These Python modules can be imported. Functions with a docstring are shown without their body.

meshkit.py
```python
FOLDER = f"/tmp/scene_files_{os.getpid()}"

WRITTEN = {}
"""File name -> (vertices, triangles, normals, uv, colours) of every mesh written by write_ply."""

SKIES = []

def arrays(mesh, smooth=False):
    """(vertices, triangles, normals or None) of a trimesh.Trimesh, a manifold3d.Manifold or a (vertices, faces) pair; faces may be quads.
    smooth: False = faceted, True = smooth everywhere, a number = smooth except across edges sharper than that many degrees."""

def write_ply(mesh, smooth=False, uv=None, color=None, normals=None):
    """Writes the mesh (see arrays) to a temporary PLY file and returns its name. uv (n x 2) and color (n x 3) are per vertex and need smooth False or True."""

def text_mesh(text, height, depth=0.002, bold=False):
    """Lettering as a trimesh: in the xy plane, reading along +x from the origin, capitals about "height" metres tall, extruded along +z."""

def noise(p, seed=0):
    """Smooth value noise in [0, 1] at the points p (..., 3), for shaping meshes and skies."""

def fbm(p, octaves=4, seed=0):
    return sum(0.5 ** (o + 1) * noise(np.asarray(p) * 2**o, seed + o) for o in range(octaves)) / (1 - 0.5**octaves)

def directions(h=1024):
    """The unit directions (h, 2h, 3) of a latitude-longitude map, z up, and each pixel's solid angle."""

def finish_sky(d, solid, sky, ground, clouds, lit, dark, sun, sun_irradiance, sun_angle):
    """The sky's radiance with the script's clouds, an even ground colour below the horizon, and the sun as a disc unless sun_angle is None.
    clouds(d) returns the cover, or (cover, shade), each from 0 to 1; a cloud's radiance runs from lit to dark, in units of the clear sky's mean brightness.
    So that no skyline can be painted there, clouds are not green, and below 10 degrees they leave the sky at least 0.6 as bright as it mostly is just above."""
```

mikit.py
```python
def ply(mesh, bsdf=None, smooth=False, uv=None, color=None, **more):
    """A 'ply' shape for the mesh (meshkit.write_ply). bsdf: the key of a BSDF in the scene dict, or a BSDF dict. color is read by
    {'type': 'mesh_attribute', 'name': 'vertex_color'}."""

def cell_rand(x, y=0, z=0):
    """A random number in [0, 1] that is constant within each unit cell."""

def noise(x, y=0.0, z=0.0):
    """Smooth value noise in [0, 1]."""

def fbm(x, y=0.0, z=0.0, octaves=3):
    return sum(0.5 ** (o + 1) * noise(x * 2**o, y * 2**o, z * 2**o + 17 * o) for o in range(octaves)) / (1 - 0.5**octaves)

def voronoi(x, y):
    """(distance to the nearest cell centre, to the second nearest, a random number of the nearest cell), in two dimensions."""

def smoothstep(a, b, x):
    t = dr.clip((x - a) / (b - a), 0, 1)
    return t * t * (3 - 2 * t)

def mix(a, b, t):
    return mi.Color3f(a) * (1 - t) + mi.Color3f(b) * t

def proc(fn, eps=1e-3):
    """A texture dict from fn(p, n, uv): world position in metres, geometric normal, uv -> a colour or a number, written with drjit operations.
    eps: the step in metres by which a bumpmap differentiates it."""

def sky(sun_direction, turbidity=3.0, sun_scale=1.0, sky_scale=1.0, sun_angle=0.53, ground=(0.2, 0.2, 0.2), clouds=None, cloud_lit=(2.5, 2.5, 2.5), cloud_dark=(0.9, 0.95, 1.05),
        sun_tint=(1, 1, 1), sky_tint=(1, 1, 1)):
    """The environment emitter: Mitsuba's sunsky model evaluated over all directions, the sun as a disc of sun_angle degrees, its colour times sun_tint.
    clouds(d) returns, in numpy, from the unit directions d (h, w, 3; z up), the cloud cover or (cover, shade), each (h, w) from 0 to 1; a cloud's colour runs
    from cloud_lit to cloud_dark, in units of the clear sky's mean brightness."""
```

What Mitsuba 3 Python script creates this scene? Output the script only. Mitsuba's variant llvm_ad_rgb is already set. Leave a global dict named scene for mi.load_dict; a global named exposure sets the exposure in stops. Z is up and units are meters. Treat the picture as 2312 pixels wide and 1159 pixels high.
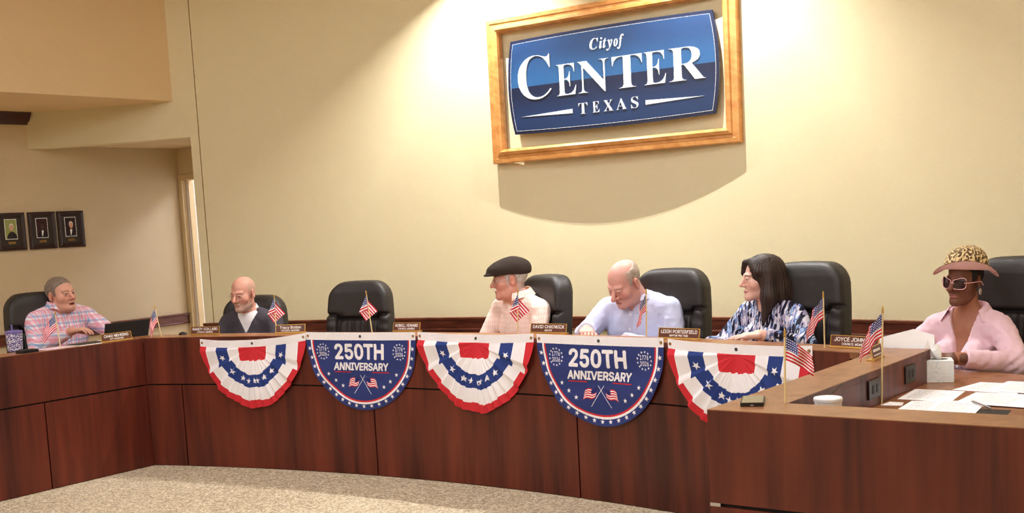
import json, math, numpy as np, trimesh, mitsuba as mi, mikit, meshkit, drjit as dr
from shapely.geometry import Polygon, Point, LineString, box as sbox
from shapely.ops import unary_union
from shapely import affinity
from mikit import proc, noise, fbm, voronoi, smoothstep, mix, cell_rand

scene, labels = {}, {}
T = mi.ScalarTransform4f
# ---------------------------------------------------------------- camera, lights, exposure
exposure = 0.1
FPX, PITCH, ROLL, CAM_H = 2674.15, 0.1084, 0.0563, 1.5
_f = np.array([0, math.cos(PITCH), -math.sin(PITCH)]); _d0 = np.array([0, -math.sin(PITCH), -math.cos(PITCH)])
_r = math.cos(ROLL) * np.array([1.0, 0, 0]) + math.sin(ROLL) * _d0
_dn = -math.sin(ROLL) * np.array([1.0, 0, 0]) + math.cos(ROLL) * _d0
CAM = np.array([0, 0, CAM_H])
scene['camera'] = {'type': 'perspective', 'fov': math.degrees(2 * math.atan(1156 / FPX)), 'fov_axis': 'x', 'near_clip': 0.05, 'far_clip': 60.0,
                   'principal_point_offset_x': 77.62 / 2312, 'principal_point_offset_y': -211.1 / 1159,
                   'to_world': T().look_at(origin=CAM.tolist(), target=(CAM + _f).tolist(), up=(-_dn).tolist())}
# the room is square to the axes D1 (towards the dais) and D2 (along it); the dais and the wall behind it are arcs about CC
WA = math.radians(51.8)
D1 = np.array([math.cos(WA), math.sin(WA), 0]); D2 = np.array([math.sin(WA), -math.cos(WA), 0]); UP = np.array([0, 0, 1.0])
CC = np.array([-4.882, 0.207, 0])
CEIL = 3.6
def room(s, t, z=0.0): return D2 * s + D1 * t + UP * z
def er(a): return np.array([math.cos(math.radians(a)), math.sin(math.radians(a)), 0])
def et(a): return np.array([math.sin(math.radians(a)), -math.cos(math.radians(a)), 0])     # towards the right of the picture
def pol(R, a, z=0.0): return CC + er(a) * R + UP * z

def rgb(r, g, b): return {'type': 'rgb', 'value': [float(r), float(g), float(b)]}
def srgb(r, g, b):
    c = np.array([r, g, b]) / 255.0
    return tuple(np.where(c <= 0.04045, c / 12.92, ((c + 0.055) / 1.055) ** 2.4))
LIGHT = 9.6
CEILING_LIGHTS = [(s, t) for s in (-6.3, -3.9, -1.5) for t in (-3.4, -0.6, 2.2)] + [(-3.9, 4.6), (-1.0, 4.0)]
for i, (s, t) in enumerate(CEILING_LIGHTS):
    c = room(s, t, CEIL - 0.03)
    key = 'ceiling_light' + ('_%03d' % i if i else '')
    m = np.eye(4); m[:3, 0] = D2 * 0.55; m[:3, 1] = D1 * 0.28; m[:3, 2] = UP * .075; m[:3, 3] = c - UP * .065
    scene[key + '__diffuser'] = {'type': 'cube', 'to_world': T(m), 'emitter': {'type': 'area', 'radiance': rgb(LIGHT * .98, LIGHT * 1.0, LIGHT * 1.10)},
                                 'bsdf': {'type': 'diffuse', 'reflectance': rgb(.8, .8, .8)}}
    labels[key] = {'label': 'wraparound ceiling light panel above the room', 'category': 'ceiling light', 'group': 'ceiling light panels'}
SPOTS = [pol(9.48, a, 3.54) for a in (58.9, 48.7)]
for i, q in enumerate(SPOTS):
    scene['sign_spot' + ('_%03d' % i if i else '')] = {'type': 'spot', 'intensity': rgb(23, 23, 22.8), 'cutoff_angle': 56.0, 'beam_width': 33.0,
                                                     'to_world': T().look_at(origin=q.tolist(), target=(q - UP).tolist(), up=D1.tolist())}
# a lamp in the lit room behind the open door of the passage
_m = np.eye(4); _m[:3, 0] = D2 * 0.5; _m[:3, 1] = -D1 * 0.35; _m[:3, 2] = -UP; _m[:3, 3] = D2 * (-9.07 + .75) + D1 * 8.45 + UP * 2.77
scene['ceiling_lamp__diffuser'] = {'type': 'rectangle', 'to_world': T(_m), 'emitter': {'type': 'area', 'radiance': rgb(26, 28, 34)}, 'bsdf': {'type': 'diffuse', 'reflectance': rgb(.8, .8, .8)}}
labels['ceiling_lamp'] = {'label': 'ceiling lamp in the white room behind the passage door', 'category': 'ceiling light'}

# ---------------------------------------------------------------- helpers
def cat(ms):
    ms = [m if isinstance(m, trimesh.Trimesh) else trimesh.Trimesh(*m, process=False) for m in ms if m is not None]
    return trimesh.util.concatenate(ms) if len(ms) > 1 else ms[0]
def numbered(k):
    if not any(x == k or x.startswith(k + '__') for x in list(scene) + list(labels)): return k
    i = 1
    while any(x == '%s_%03d' % (k, i) or x.startswith('%s_%03d__' % (k, i)) for x in list(scene) + list(labels)): i += 1
    return '%s_%03d' % (k, i)
def thing(name, label, category, group=None):
    k = numbered(name); labels[k] = {'label': label, 'category': category}
    if group: labels[k]['group'] = group
    return k
def part(holder, name, mesh, bsdf, smooth=False, label=None, kind=None, **kw):
    k = numbered(holder + '__' + name); scene[k] = mikit.ply(mesh, bsdf, smooth=smooth, **kw)
    if label or kind:
        labels[k] = {}
        if label: labels[k]['label'] = label
        if kind: labels[k]['kind'] = kind
    return k
def struct(name, mesh, bsdf, smooth=False, label=None, **kw):
    scene[name] = mikit.ply(mesh, bsdf, smooth=smooth, **kw); labels[name] = {'kind': 'structure'}
    if label: labels[name]['label'] = label
    return name
def solo(name, mesh, bsdf, label, category, group=None, smooth=False, **kw):
    k = numbered(name); scene[k] = mikit.ply(mesh, bsdf, smooth=smooth, **kw)
    labels[k] = {'label': label, 'category': category}
    if group: labels[k]['group'] = group
    return k
def fmat(o, x, y, z):
    m = np.eye(4); m[:3, 0] = x; m[:3, 1] = y; m[:3, 2] = z; m[:3, 3] = o; return m
def moved(mesh, m):
    mesh = mesh.copy(); mesh.apply_transform(m); return mesh
def rz(a):
    c, s = math.cos(a), math.sin(a); m = np.eye(4); m[:2, :2] = [[c, -s], [s, c]]; return m
def rx(a):
    c, s = math.cos(a), math.sin(a); m = np.eye(4); m[1:3, 1:3] = [[c, -s], [s, c]]; return m
def ry(a):
    c, s = math.cos(a), math.sin(a); m = np.eye(4); m[0, 0] = c; m[0, 2] = s; m[2, 0] = -s; m[2, 2] = c; return m
def tr(v):
    m = np.eye(4); m[:3, 3] = v; return m
def bbox(lo, hi, ch=0.0):
    """a box, its edges chamfered by ch"""
    lo, hi = np.array(lo, float), np.array(hi, float)
    if not ch:
        b = trimesh.creation.box(hi - lo); b.apply_translation((lo + hi) / 2); return b
    p = []
    for k in range(8):
        s = np.array([(k >> i) & 1 for i in range(3)]); c = np.where(s, hi, lo); q = np.where(s, -ch, ch)
        for ax in range(3):
            v = c + q; v[ax] = c[ax]; p.append(v)
    return trimesh.convex.convex_hull(np.array(p))
def oriented(o, x, y, lo, hi, ch=0.0):
    m = moved(bbox(lo, hi, ch), fmat(o, np.array(x, float), np.array(y, float), UP))
    if np.cross(x, y)[2] < 0: m.invert()
    return m
def grid_faces(n, m, wrap=False):
    i, j = np.meshgrid(np.arange(n - 1), np.arange(m if wrap else m - 1), indexing='ij'); j2 = (j + 1) % m
    return np.stack([i * m + j, (i + 1) * m + j, (i + 1) * m + j2, i * m + j2], -1).reshape(-1, 4)
def tri(q): return np.vstack([q[:, [0, 1, 2]], q[:, [0, 2, 3]]])
def arc_box(R0, R1, a0, a1, z0, z1, step=0.6):
    """a box bent round CC between the angles a0 and a1"""
    n = max(2, int(abs(a1 - a0) / step) + 2); a = np.radians(np.linspace(a0, a1, n)); v = []
    for R, z in ((R0, z0), (R1, z0), (R1, z1), (R0, z1)):
        v.append(np.stack([CC[0] + R * np.cos(a), CC[1] + R * np.sin(a), np.full(n, z)], 1))
    v = np.stack(v, 1).reshape(-1, 3); f = tri(grid_faces(n, 4, True))
    e = (n - 1) * 4
    f = np.vstack([f, [[0, 1, 2], [0, 2, 3], [e, e + 2, e + 1], [e, e + 3, e + 2]]])
    m = trimesh.Trimesh(v, f, process=False); m.fix_normals(); return m
def arc_profile(pts, a0, a1, step=0.6):
    """a closed profile of (R, z) points swept round CC"""
    n = max(2, int(abs(a1 - a0) / step) + 2); a = np.radians(np.linspace(a0, a1, n)); k = len(pts)
    v = np.stack([np.stack([CC[0] + R * np.cos(a), CC[1] + R * np.sin(a), np.full(n, z)], 1) for R, z in pts], 1).reshape(-1, 3)
    f = tri(grid_faces(n, k, True)); t = Polygon(pts); tv, tf = trimesh.creation.triangulate_polygon(t, engine='earcut')
    idx = [int(np.argmin(np.hypot(*(np.array(pts) - p).T))) for p in tv]; tf = np.array(idx)[tf]
    m = trimesh.Trimesh(v, np.vstack([f, tf, tf[:, ::-1] + (n - 1) * k]), process=False); m.fix_normals(); return m
def prism(poly2d, o, x, y, z0, z1):
    """the polygon (in x, y about o) extruded along x cross y"""
    ms = []
    for g in getattr(poly2d, 'geoms', [poly2d]):
        if g.area < 1e-9: continue
        m = trimesh.creation.extrude_polygon(g, z1 - z0, engine='earcut'); m.apply_translation([0, 0, z0]); ms.append(m)
    x, y = np.array(x, float), np.array(y, float)
    return moved(cat(ms), fmat(np.array(o, float), x, y, np.cross(x, y)))
def sweep(pts, radius, sides=8, caps=True):
    p = np.asarray(pts, float); n = len(p); r = np.broadcast_to(radius, (n,))
    t = np.gradient(p, axis=0); t /= np.linalg.norm(t, axis=1, keepdims=True) + 1e-12
    a = np.cross(t, [0, 0, 1.0] if abs(t[:, 2]).mean() < 0.8 else [1.0, 0, 0]); a /= np.linalg.norm(a, axis=1, keepdims=True) + 1e-12
    b = np.cross(t, a); g = np.arange(sides) * 2 * np.pi / sides
    v = (p[:, None] + r[:, None, None] * (np.cos(g)[None, :, None] * a[:, None] + np.sin(g)[None, :, None] * b[:, None])).reshape(-1, 3)
    f = tri(grid_faces(n, sides, True))
    if caps:
        v = np.vstack([v, p[:1], p[-1:]]); k = np.arange(sides); k2 = (k + 1) % sides
        f = np.vstack([f, np.stack([k, k2, np.full(sides, n * sides)], 1), np.stack([(n - 1) * sides + k2, (n - 1) * sides + k, np.full(sides, n * sides + 1)], 1)])
    m = trimesh.Trimesh(v, f, process=False); m.fix_normals(); return m
def lathe(prof, n=32):
    prof = np.array(prof, float); a = np.arange(n) * 2 * np.pi / n
    v = np.stack([prof[:, None, 0] * np.cos(a), prof[:, None, 0] * np.sin(a), np.broadcast_to(prof[:, 1:2], (len(prof), n))], -1).reshape(-1, 3)
    m = trimesh.Trimesh(v, tri(grid_faces(len(prof), n, True)), process=False); return m
def line_loft(prof, path):
    """a closed profile (offset, z) carried along a polyline given as (points, outward normals)"""
    pts, nrm = path; k = len(prof)
    v = np.stack([np.array(pts) + np.array(nrm) * a + UP * b for a, b in prof], 1).reshape(-1, 3); f = tri(grid_faces(len(pts), k, True))
    e = (len(pts) - 1) * k
    f = np.vstack([f] + [[[0, i, i + 1], [e, e + i + 1, e + i]] for i in range(1, k - 1)])
    m = trimesh.Trimesh(v, f, process=False); m.fix_normals(); return m
TEXT = {}
def text(s, h, depth, bold=False):
    if (s, bold) not in TEXT: TEXT[s, bold] = meshkit.text_mesh(s, 1.0, 1.0, bold)
    m = TEXT[s, bold].copy(); m.apply_scale([h, h, depth]); return m

# ---------------------------------------------------------------- materials
def bs(name, **kw): scene[name] = kw
def pr(base, rough=0.5, spec=0.5, **kw):
    return {'type': 'principled', 'base_color': base if isinstance(base, dict) else rgb(*base), 'roughness': rough, 'specular': spec, **kw}
def two(b): return {'type': 'twosided', 'bsdf': b}
def mat(name, b, both=True): scene[name] = {**(two(b) if both else b), 'id': name} if False else (two(b) if both else b)
def wall_fn(c, amp=0.03):
    c = np.array(c)
    def fn(p, n, uv):
        t = fbm(p.x * 2.1, p.y * 2.1, p.z * 2.1, 3) * 0.6 + noise(p.x * 60, p.y * 60, p.z * 60) * 0.4
        return mi.Color3f(*[float(x) for x in c]) * (1 + amp * 2 * (t - 0.5))
    return fn
def wall_bump(p, n, uv): return noise(p.x * 160, p.y * 160, p.z * 160)
def painted(c, amp=0.03): return two({'type': 'bumpmap', 'arbitrary': proc(wall_bump, 2e-3), 'scale': 0.00012, 'bsdf': pr(proc(wall_fn(c, amp)), 0.75, 0.2)})
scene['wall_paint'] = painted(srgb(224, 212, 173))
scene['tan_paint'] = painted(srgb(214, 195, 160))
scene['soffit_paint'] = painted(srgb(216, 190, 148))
scene['ceiling_paint'] = painted(srgb(235, 228, 212))
def wood_fn(dark, light, fx=26.0, fz=1.3, seed=0.0):
    dark, light = [[float(x) for x in srgb(*c)] for c in (dark, light)]
    def fn(p, n, uv):
        q = p.x * 0.8 - p.y * 0.6 if False else p.x
        a = fbm(p.x * fx + seed, p.y * fx, p.z * fz, 4); b = fbm(p.x * fx * 7, p.y * fx * 7 + seed, p.z * fz * 3, 2); c = fbm(p.x * 3.1, p.y * 3.1 + seed, p.z * 0.7, 2)
        t = dr.clip((a - 0.5) * 1.9 + 0.5 + (b - 0.5) * 0.35 + (c - 0.5) * 0.8, 0, 1)
        return mix(dark, light, t)
    return fn
scene['cherry'] = two(pr(proc(wood_fn((60, 21, 15), (110, 46, 30), 11.0, 0.8)), 0.38, 0.45))
scene['cherry_top'] = two(pr(proc(wood_fn((122, 78, 50), (142, 95, 62), 18.0, 18.0)), 0.3, 0.5))
scene['rail_wood'] = two(pr(proc(wood_fn((72, 30, 20), (108, 54, 36), 9.0, 40.0)), 0.35, 0.5))
scene['crown_wood'] = two(pr(srgb(62, 22, 18), 0.4, 0.5))
scene['seam_black'] = two(pr(srgb(16, 11, 10), 0.6, 0.3))
def oak_fn(p, n, uv):
    a = fbm(p.x * 22 + p.z * 22, p.y * 22, p.z * 22, 3)
    return mix([float(x) for x in srgb(186, 122, 60)], [float(x) for x in srgb(214, 154, 88)], dr.clip((a - .5) * 2 + .5, 0, 1))
scene['oak'] = two(pr(proc(oak_fn), 0.35, 0.5))
def carpet_fn(p, n, uv):
    a = noise(p.x * 190, p.y * 190); b = noise(p.x * 75 + 9, p.y * 75); c = fbm(p.x * 1.5, p.y * 1.5, 0, 2)
    t = dr.clip((a - .5) * 1.1 + (b - .5) * 0.7 + (c - .5) * 0.25 + .5, 0, 1)
    return mix([float(x) for x in srgb(142, 124, 98)], [float(x) for x in srgb(216, 200, 172)], t)
def carpet_bump(p, n, uv): return noise(p.x * 210, p.y * 210) + noise(p.x * 420, p.y * 420)
scene['carpet'] = two({'type': 'bumpmap', 'arbitrary': proc(carpet_bump, 1e-3), 'scale': 0.003, 'bsdf': pr(proc(carpet_fn), 0.95, 0.1)})
def plain(name, c, rough=0.5, spec=0.5, **kw): scene[name] = two(pr(srgb(*c), rough, spec, **kw))
plain('white_paint', (236, 232, 226), 0.4); plain('casing_paint', (205, 180, 134), 0.5); plain('door_white', (236, 232, 236), 0.45)
plain('black_plastic', (22, 21, 22), 0.35); plain('black_matte', (28, 26, 27), 0.6); plain('paper', (247, 246, 245), 0.8, 0.2); plain('ink', (120, 120, 124), 0.8, 0.1)
plain('white_ink', (246, 245, 242), 0.6, 0.3); plain('plate_brown', (92, 50, 34), 0.4); plain('silver', (205, 205, 208), 0.25, 0.5, metallic=0.9)
scene['gold'] = two(pr(srgb(214, 172, 92), 0.32, 0.5, metallic=0.75))
scene['brass_dull'] = two(pr(srgb(150, 112, 60), 0.4, 0.5, metallic=0.6))
plain('stick_wood', (226, 205, 150), 0.55); plain('foam_white', (246, 246, 246), 0.55, 0.3); plain('frame_black', (44, 22, 20), 0.4); plain('mat_grey', (62, 56, 50), 0.8, 0.2)
plain('screen_glass', (96, 88, 66), 0.12, 0.6); plain('purple_plastic', (104, 92, 158), 0.3)

# ---------------------------------------------------------------- the room
S0, S1, T0 = -9.07, 1.6, -5.2            # left wall, right wall, wall behind the camera
AL, AJ, AJ2 = 83.0, 74.45, 74.0          # corner with the left wall, jamb of the opening, joint of the wall panel
AR = math.degrees(math.atan2(*(lambda q: (q[1] - CC[1], q[0] - CC[0]))(room(S1, 0) + D1 * 5.6)))
RW = 9.90
tc = (pol(RW, AL) @ D1)
struct('floor', oriented(room(S0 - .2, T0), D2, D1, (0, 0, -0.05), (S1 - S0 + .4, 15.0, 0)), 'carpet')
struct('ceiling', oriented(room(S0 - .2, T0), D2, D1, (0, 0, CEIL), (S1 - S0 + .4, 13.4, CEIL + .1)), 'ceiling_paint')
ALC = room(S0, 0) + D1 * 7.152             # far corner of the passage
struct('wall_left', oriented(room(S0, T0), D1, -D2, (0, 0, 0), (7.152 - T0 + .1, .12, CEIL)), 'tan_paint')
struct('wall_front', oriented(room(S0, T0), D2, -D1, (-.2, 0, 0), (S1 - S0 + .2, .12, CEIL)), 'wall_paint')
AR = 20.5
er_end = pol(RW, AR); S1 = float(er_end @ D2)
struct('wall_right', oriented(room(S1, T0), D1, D2, (0, -.12, 0), (er_end @ D1 - T0 + .1, 0, CEIL)), 'wall_paint')
labels['wall_back'] = {'kind': 'structure'}
part('wall_back', 'curved_panel', arc_box(RW, RW + .14, AJ2 - .025, AR, 0, CEIL), 'wall_paint', 30)
part('wall_back', 'jamb_strip', arc_box(RW, RW + .14, AJ, AJ2 + .025, 0, CEIL), 'wall_paint')
part('wall_back', 'joint', arc_box(RW + .012, RW + .13, AJ2 - .03, AJ2 + .03, 0, CEIL), 'brass_dull')
part('wall_back', 'header', arc_box(RW, RW + .14, AL + .8, AJ, 2.305, CEIL), 'wall_paint', 30)
# the passage behind the opening: its ceiling, end wall with a door
_pp = [pol(RW + .06, a) for a in np.linspace(AL + .5, 70.0, 12)] + [room(S0 + 2.6, 7.152), room(S0 - .08, 7.152)]
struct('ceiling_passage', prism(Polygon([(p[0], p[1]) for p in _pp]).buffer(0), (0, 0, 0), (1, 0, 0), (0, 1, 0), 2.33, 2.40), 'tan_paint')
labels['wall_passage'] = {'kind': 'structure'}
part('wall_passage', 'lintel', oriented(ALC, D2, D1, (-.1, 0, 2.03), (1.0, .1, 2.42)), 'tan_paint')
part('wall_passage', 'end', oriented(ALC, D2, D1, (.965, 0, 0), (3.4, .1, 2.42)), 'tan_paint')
labels['door_1'] = {'kind': 'structure', 'label': 'open doorway with tan casing in the passage left of the curved wall'}
for m_ in (oriented(ALC, D2, -D1, (.004, 0, 0), (.055, .022, 2.085), .004), oriented(ALC, D2, -D1, (.055, 0, 2.03), (.965, .022, 2.085), .004), oriented(ALC, D2, -D1, (.965, 0, 0), (1.02, .022, 2.085), .004)): part('door_1', 'casing', m_, 'casing_paint')
part('door_1', 'jamb', oriented(ALC, D2, D1, (-.02, -.001, 0), (.055, .12, 2.03), .002), 'casing_paint')
part('door_1', 'door_stop', oriented(ALC, D2, D1, (.055, .03, 0), (.078, .05, 2.03), .002), 'door_white')
part('door_1', 'seal', oriented(ALC, D2, D1, (.078, .032, 0), (.088, .048, 2.03)), 'casing_paint')
BR = room(S0, 7.252)
struct('wall_back_room', oriented(BR, D2, D1, (-.1, 2.1, 0), (3.4, 2.2, 2.8)), 'white_paint')
struct('wall_left_room', oriented(BR, D1, -D2, (0, 0, 0), (2.2, .1, 2.8)), 'white_paint')
struct('wall_right_room', oriented(BR, D1, D2, (0, 2.2, 0), (2.2, 2.3, 2.8)), 'white_paint')
struct('ceiling_room', oriented(BR, D2, D1, (-.1, -.1, 2.8), (3.4, 2.2, 2.9)), 'white_paint')
struct('wall_front_room', oriented(BR, D2, D1, (-.1, -.0, 2.42), (3.4, .04, 2.8)), 'white_paint')
part('ceiling_lamp', 'frame', prism(Polygon([(-.55, -.4), (.55, -.4), (.55, .4), (-.55, .4)], [[(-.5, -.35), (.5, -.35), (.5, .35), (-.5, .35)]]), D2 * (-9.07 + .75) + D1 * 8.45 + UP * 2.8, D2, D1, -.045, 0), 'white_paint')
# soffit over the left side with crown mouldings
SS = -7.90
sof = room(SS, T0)
tsof = 5.98
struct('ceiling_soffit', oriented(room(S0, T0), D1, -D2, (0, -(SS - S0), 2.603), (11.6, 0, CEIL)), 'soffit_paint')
CROWN = [(0, 0), (.012, 0), (.016, .02), (.03, .032), (.05, .06), (.066, .085), (.07, .10), (0, .10)]
def run_line(p0, p1, nrm, prof, z): return line_loft([(a, b + z) for a, b in prof], ([p0, p1], [nrm, nrm]))
labels['trim_1'] = {'kind': 'structure', 'label': 'dark wood crown moulding on the left wall under the soffit'}
scene['trim_1'] = mikit.ply(run_line(room(S0, T0), room(S0, 5.64), D2, CROWN, 2.503), 'crown_wood')
scene['trim_2'] = mikit.ply(run_line(room(SS, T0), room(SS, 5.95), D2, CROWN, 3.41), 'crown_wood'); labels['trim_2'] = {'kind': 'structure'}
# chair rails
RAIL = [(0, 0), (.022, 0), (.026, .008), (.016, .014), (.016, .076), (.03, .082), (.03, .095), (0, .098)]
labels['trim_3'] = {'kind': 'structure', 'label': 'dark wood chair rail on the left wall'}
scene['trim_3'] = mikit.ply(run_line(room(S0, T0), room(S0, 7.152), D2, RAIL, .692), 'rail_wood')
labels['trim_4'] = {'kind': 'structure', 'label': 'dark wood chair rail along the curved wall'}
scene['trim_4'] = mikit.ply(arc_profile([(RW - a, .692 + b) for a, b in RAIL][::-1], AJ + .05, AR), 'rail_wood')
labels['trim_5'] = {'kind': 'structure', 'label': 'dark wood panels under the chair rail'}
part('trim_5', 'panel', arc_box(RW - .012, RW, 73.9, 58.0, 0.05, .692), 'rail_wood', 30); part('trim_5', 'panel', arc_box(RW - .012, RW, 52.4, 48.3, 0.05, .692), 'rail_wood', 30)
labels['baseboard_back'] = {'kind': 'structure'}
scene['baseboard_back'] = mikit.ply(arc_box(RW - .016, RW, AJ, AR, 0, .11), 'rail_wood', 30)
for i, (s, t) in enumerate(CEILING_LIGHTS):
    key = 'ceiling_light' + ('_%03d' % i if i else '')
    c = room(s, t, CEIL)
    fr = Polygon([(-.6, -.33), (.6, -.33), (.6, .33), (-.6, .33)], [[(-.55, -.28), (.55, -.28), (.55, .28), (-.55, .28)]])
    part(key, 'frame', prism(fr, c, D2, -D1, 0.0, .045), 'white_paint')
for q, w_ in zip(SPOTS, ('left', 'right')):
    k = thing('recessed_spotlight', 'recessed spotlight in the ceiling above the %s end of the framed sign' % w_, 'spotlight', 'spotlights above the sign')
    part(k, 'trim_ring', moved(lathe([(.07, 0), (.105, 0), (.105, -.012), (.07, -.012), (.07, 0)], 32), tr(q * [1, 1, 0] + UP * CEIL)), 'white_paint', 30)

# ---------------------------------------------------------------- the dais: three joined desks
ZT, ZS, ZW = 0.856, 0.5441, 0.718
RD = 8.05
A0 = np.array([-2.204, 7.788, 0]); LD = -D1; LN = np.cross(LD, UP); LN = -LN if LN @ D2 > 0 else LN       # left wing: front line from A0 along LD, LN towards its chairs
R0 = np.array([.727, 3.766, 0])                                                                        # front corner of the right wing
G = .0045
labels_dais = 'dark cherry '
k = thing('council_desk', 'long curved cherry wood council desk hung with patriotic buntings', 'desk')
aA = math.degrees(math.atan2(A0[1] - CC[1], A0[0] - CC[0])); aB, aC, aE, aF = 68.63, 58.22, 48.0, 36.6
gA = math.degrees(G / RD)
part(k, 'fascia', arc_box(RD, RD + .03, aA, aF, ZS + G, ZT - .004), 'cherry', 30)
for a0, a1 in ((aA, aB), (aB, aC), (aC, aE), (aE, aF)):
    part(k, 'panel', arc_box(RD, RD + .03, a0 - (gA if a0 != aA else 0), a1 + (gA if a1 != aF else 0), 0.004, ZS - G), 'cherry', 30)
part(k, 'seam_backing', arc_box(RD + .012, RD + .028, aA - .05, aF + .05, 0.01, ZT - .02), 'seam_black', 30)
part(k, 'ledge', arc_box(RD + .001, RD + .19, aA + .55, aF - .6, ZT - .028, ZT), 'cherry_top', 30)
part(k, 'ledge_back', arc_box(RD + .165, RD + .19, aA + .55, aF - .6, ZW, ZT - .028), 'cherry', 30)
part(k, 'worktop', arc_box(RD + .03, 8.65, aA + 1.6, aF, ZW - .03, ZW), 'cherry_top', 30)
for a in (70.5, 63.4, 57.2, 47.4, 38.0): part(k, 'support', arc_box(RD + .03, RD + .14, a - .12, a + .12, 0, ZW - .03), 'cherry')
# left wing
k = thing('council_desk', 'cherry wood left wing of the council desk, in front of the man in plaid', 'desk')
LW = 3.1; JT = .752
part(k, 'fascia', oriented(A0, LD, LN, (0, 0, ZS + G), (LW, .03, ZT - .004)), 'cherry')
for a, b in ((0, JT - G), (JT + G, JT + 1.45), (JT + 1.46, LW)): part(k, 'panel', oriented(A0, LD, LN, (a, 0, .004), (b, .03, ZS - G)), 'cherry')
part(k, 'seam_backing', oriented(A0, LD, LN, (.02, .012, .01), (LW - .01, .028, ZT - .02)), 'seam_black')
def in_poly(pts, z0, z1): return prism(Polygon(pts), (0, 0, 0), (1, 0, 0), (0, 1, 0), z0, z1)
cA = pol(RD + .19, aA + .55); cA2 = A0 + LD * 0 + LN * .19
def xy(p): return (float(p[0]), float(p[1]))
# mitred corner: the wing's ledge meets the arc's ledge
mit = A0 + (LN * .19 + er(aA) * .19) * 0.62
part(k, 'ledge', in_poly([xy(A0 + LN * .001), xy(A0 + LD * LW + LN * .001), xy(A0 + LD * LW + LN * .19), xy(A0 + LD * .08 + LN * .19), xy(pol(RD + .19, aA + .55)), xy(pol(RD + .001, aA + .55))], ZT - .028, ZT), 'cherry_top')
part(k, 'ledge_back', oriented(A0, LD, LN, (.1, .165, ZW), (LW, .19, ZT - .028)), 'cherry')
part(k, 'worktop', in_poly([xy(A0 + LN * .03 + LD * .02), xy(A0 + LD * LW + LN * .03), xy(A0 + LD * LW + LN * .62), xy(A0 + LD * .25 + LN * .62), xy(pol(8.65, aA + 1.6)), xy(pol(RD + .03, aA + 1.6))], ZW - .03, ZW), 'cherry_top')
for a in (.75, 1.8, 2.9): part(k, 'support', oriented(A0, LD, LN, (a - .02, .03, 0), (a + .02, .14, ZW - .03)), 'cherry')
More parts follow.
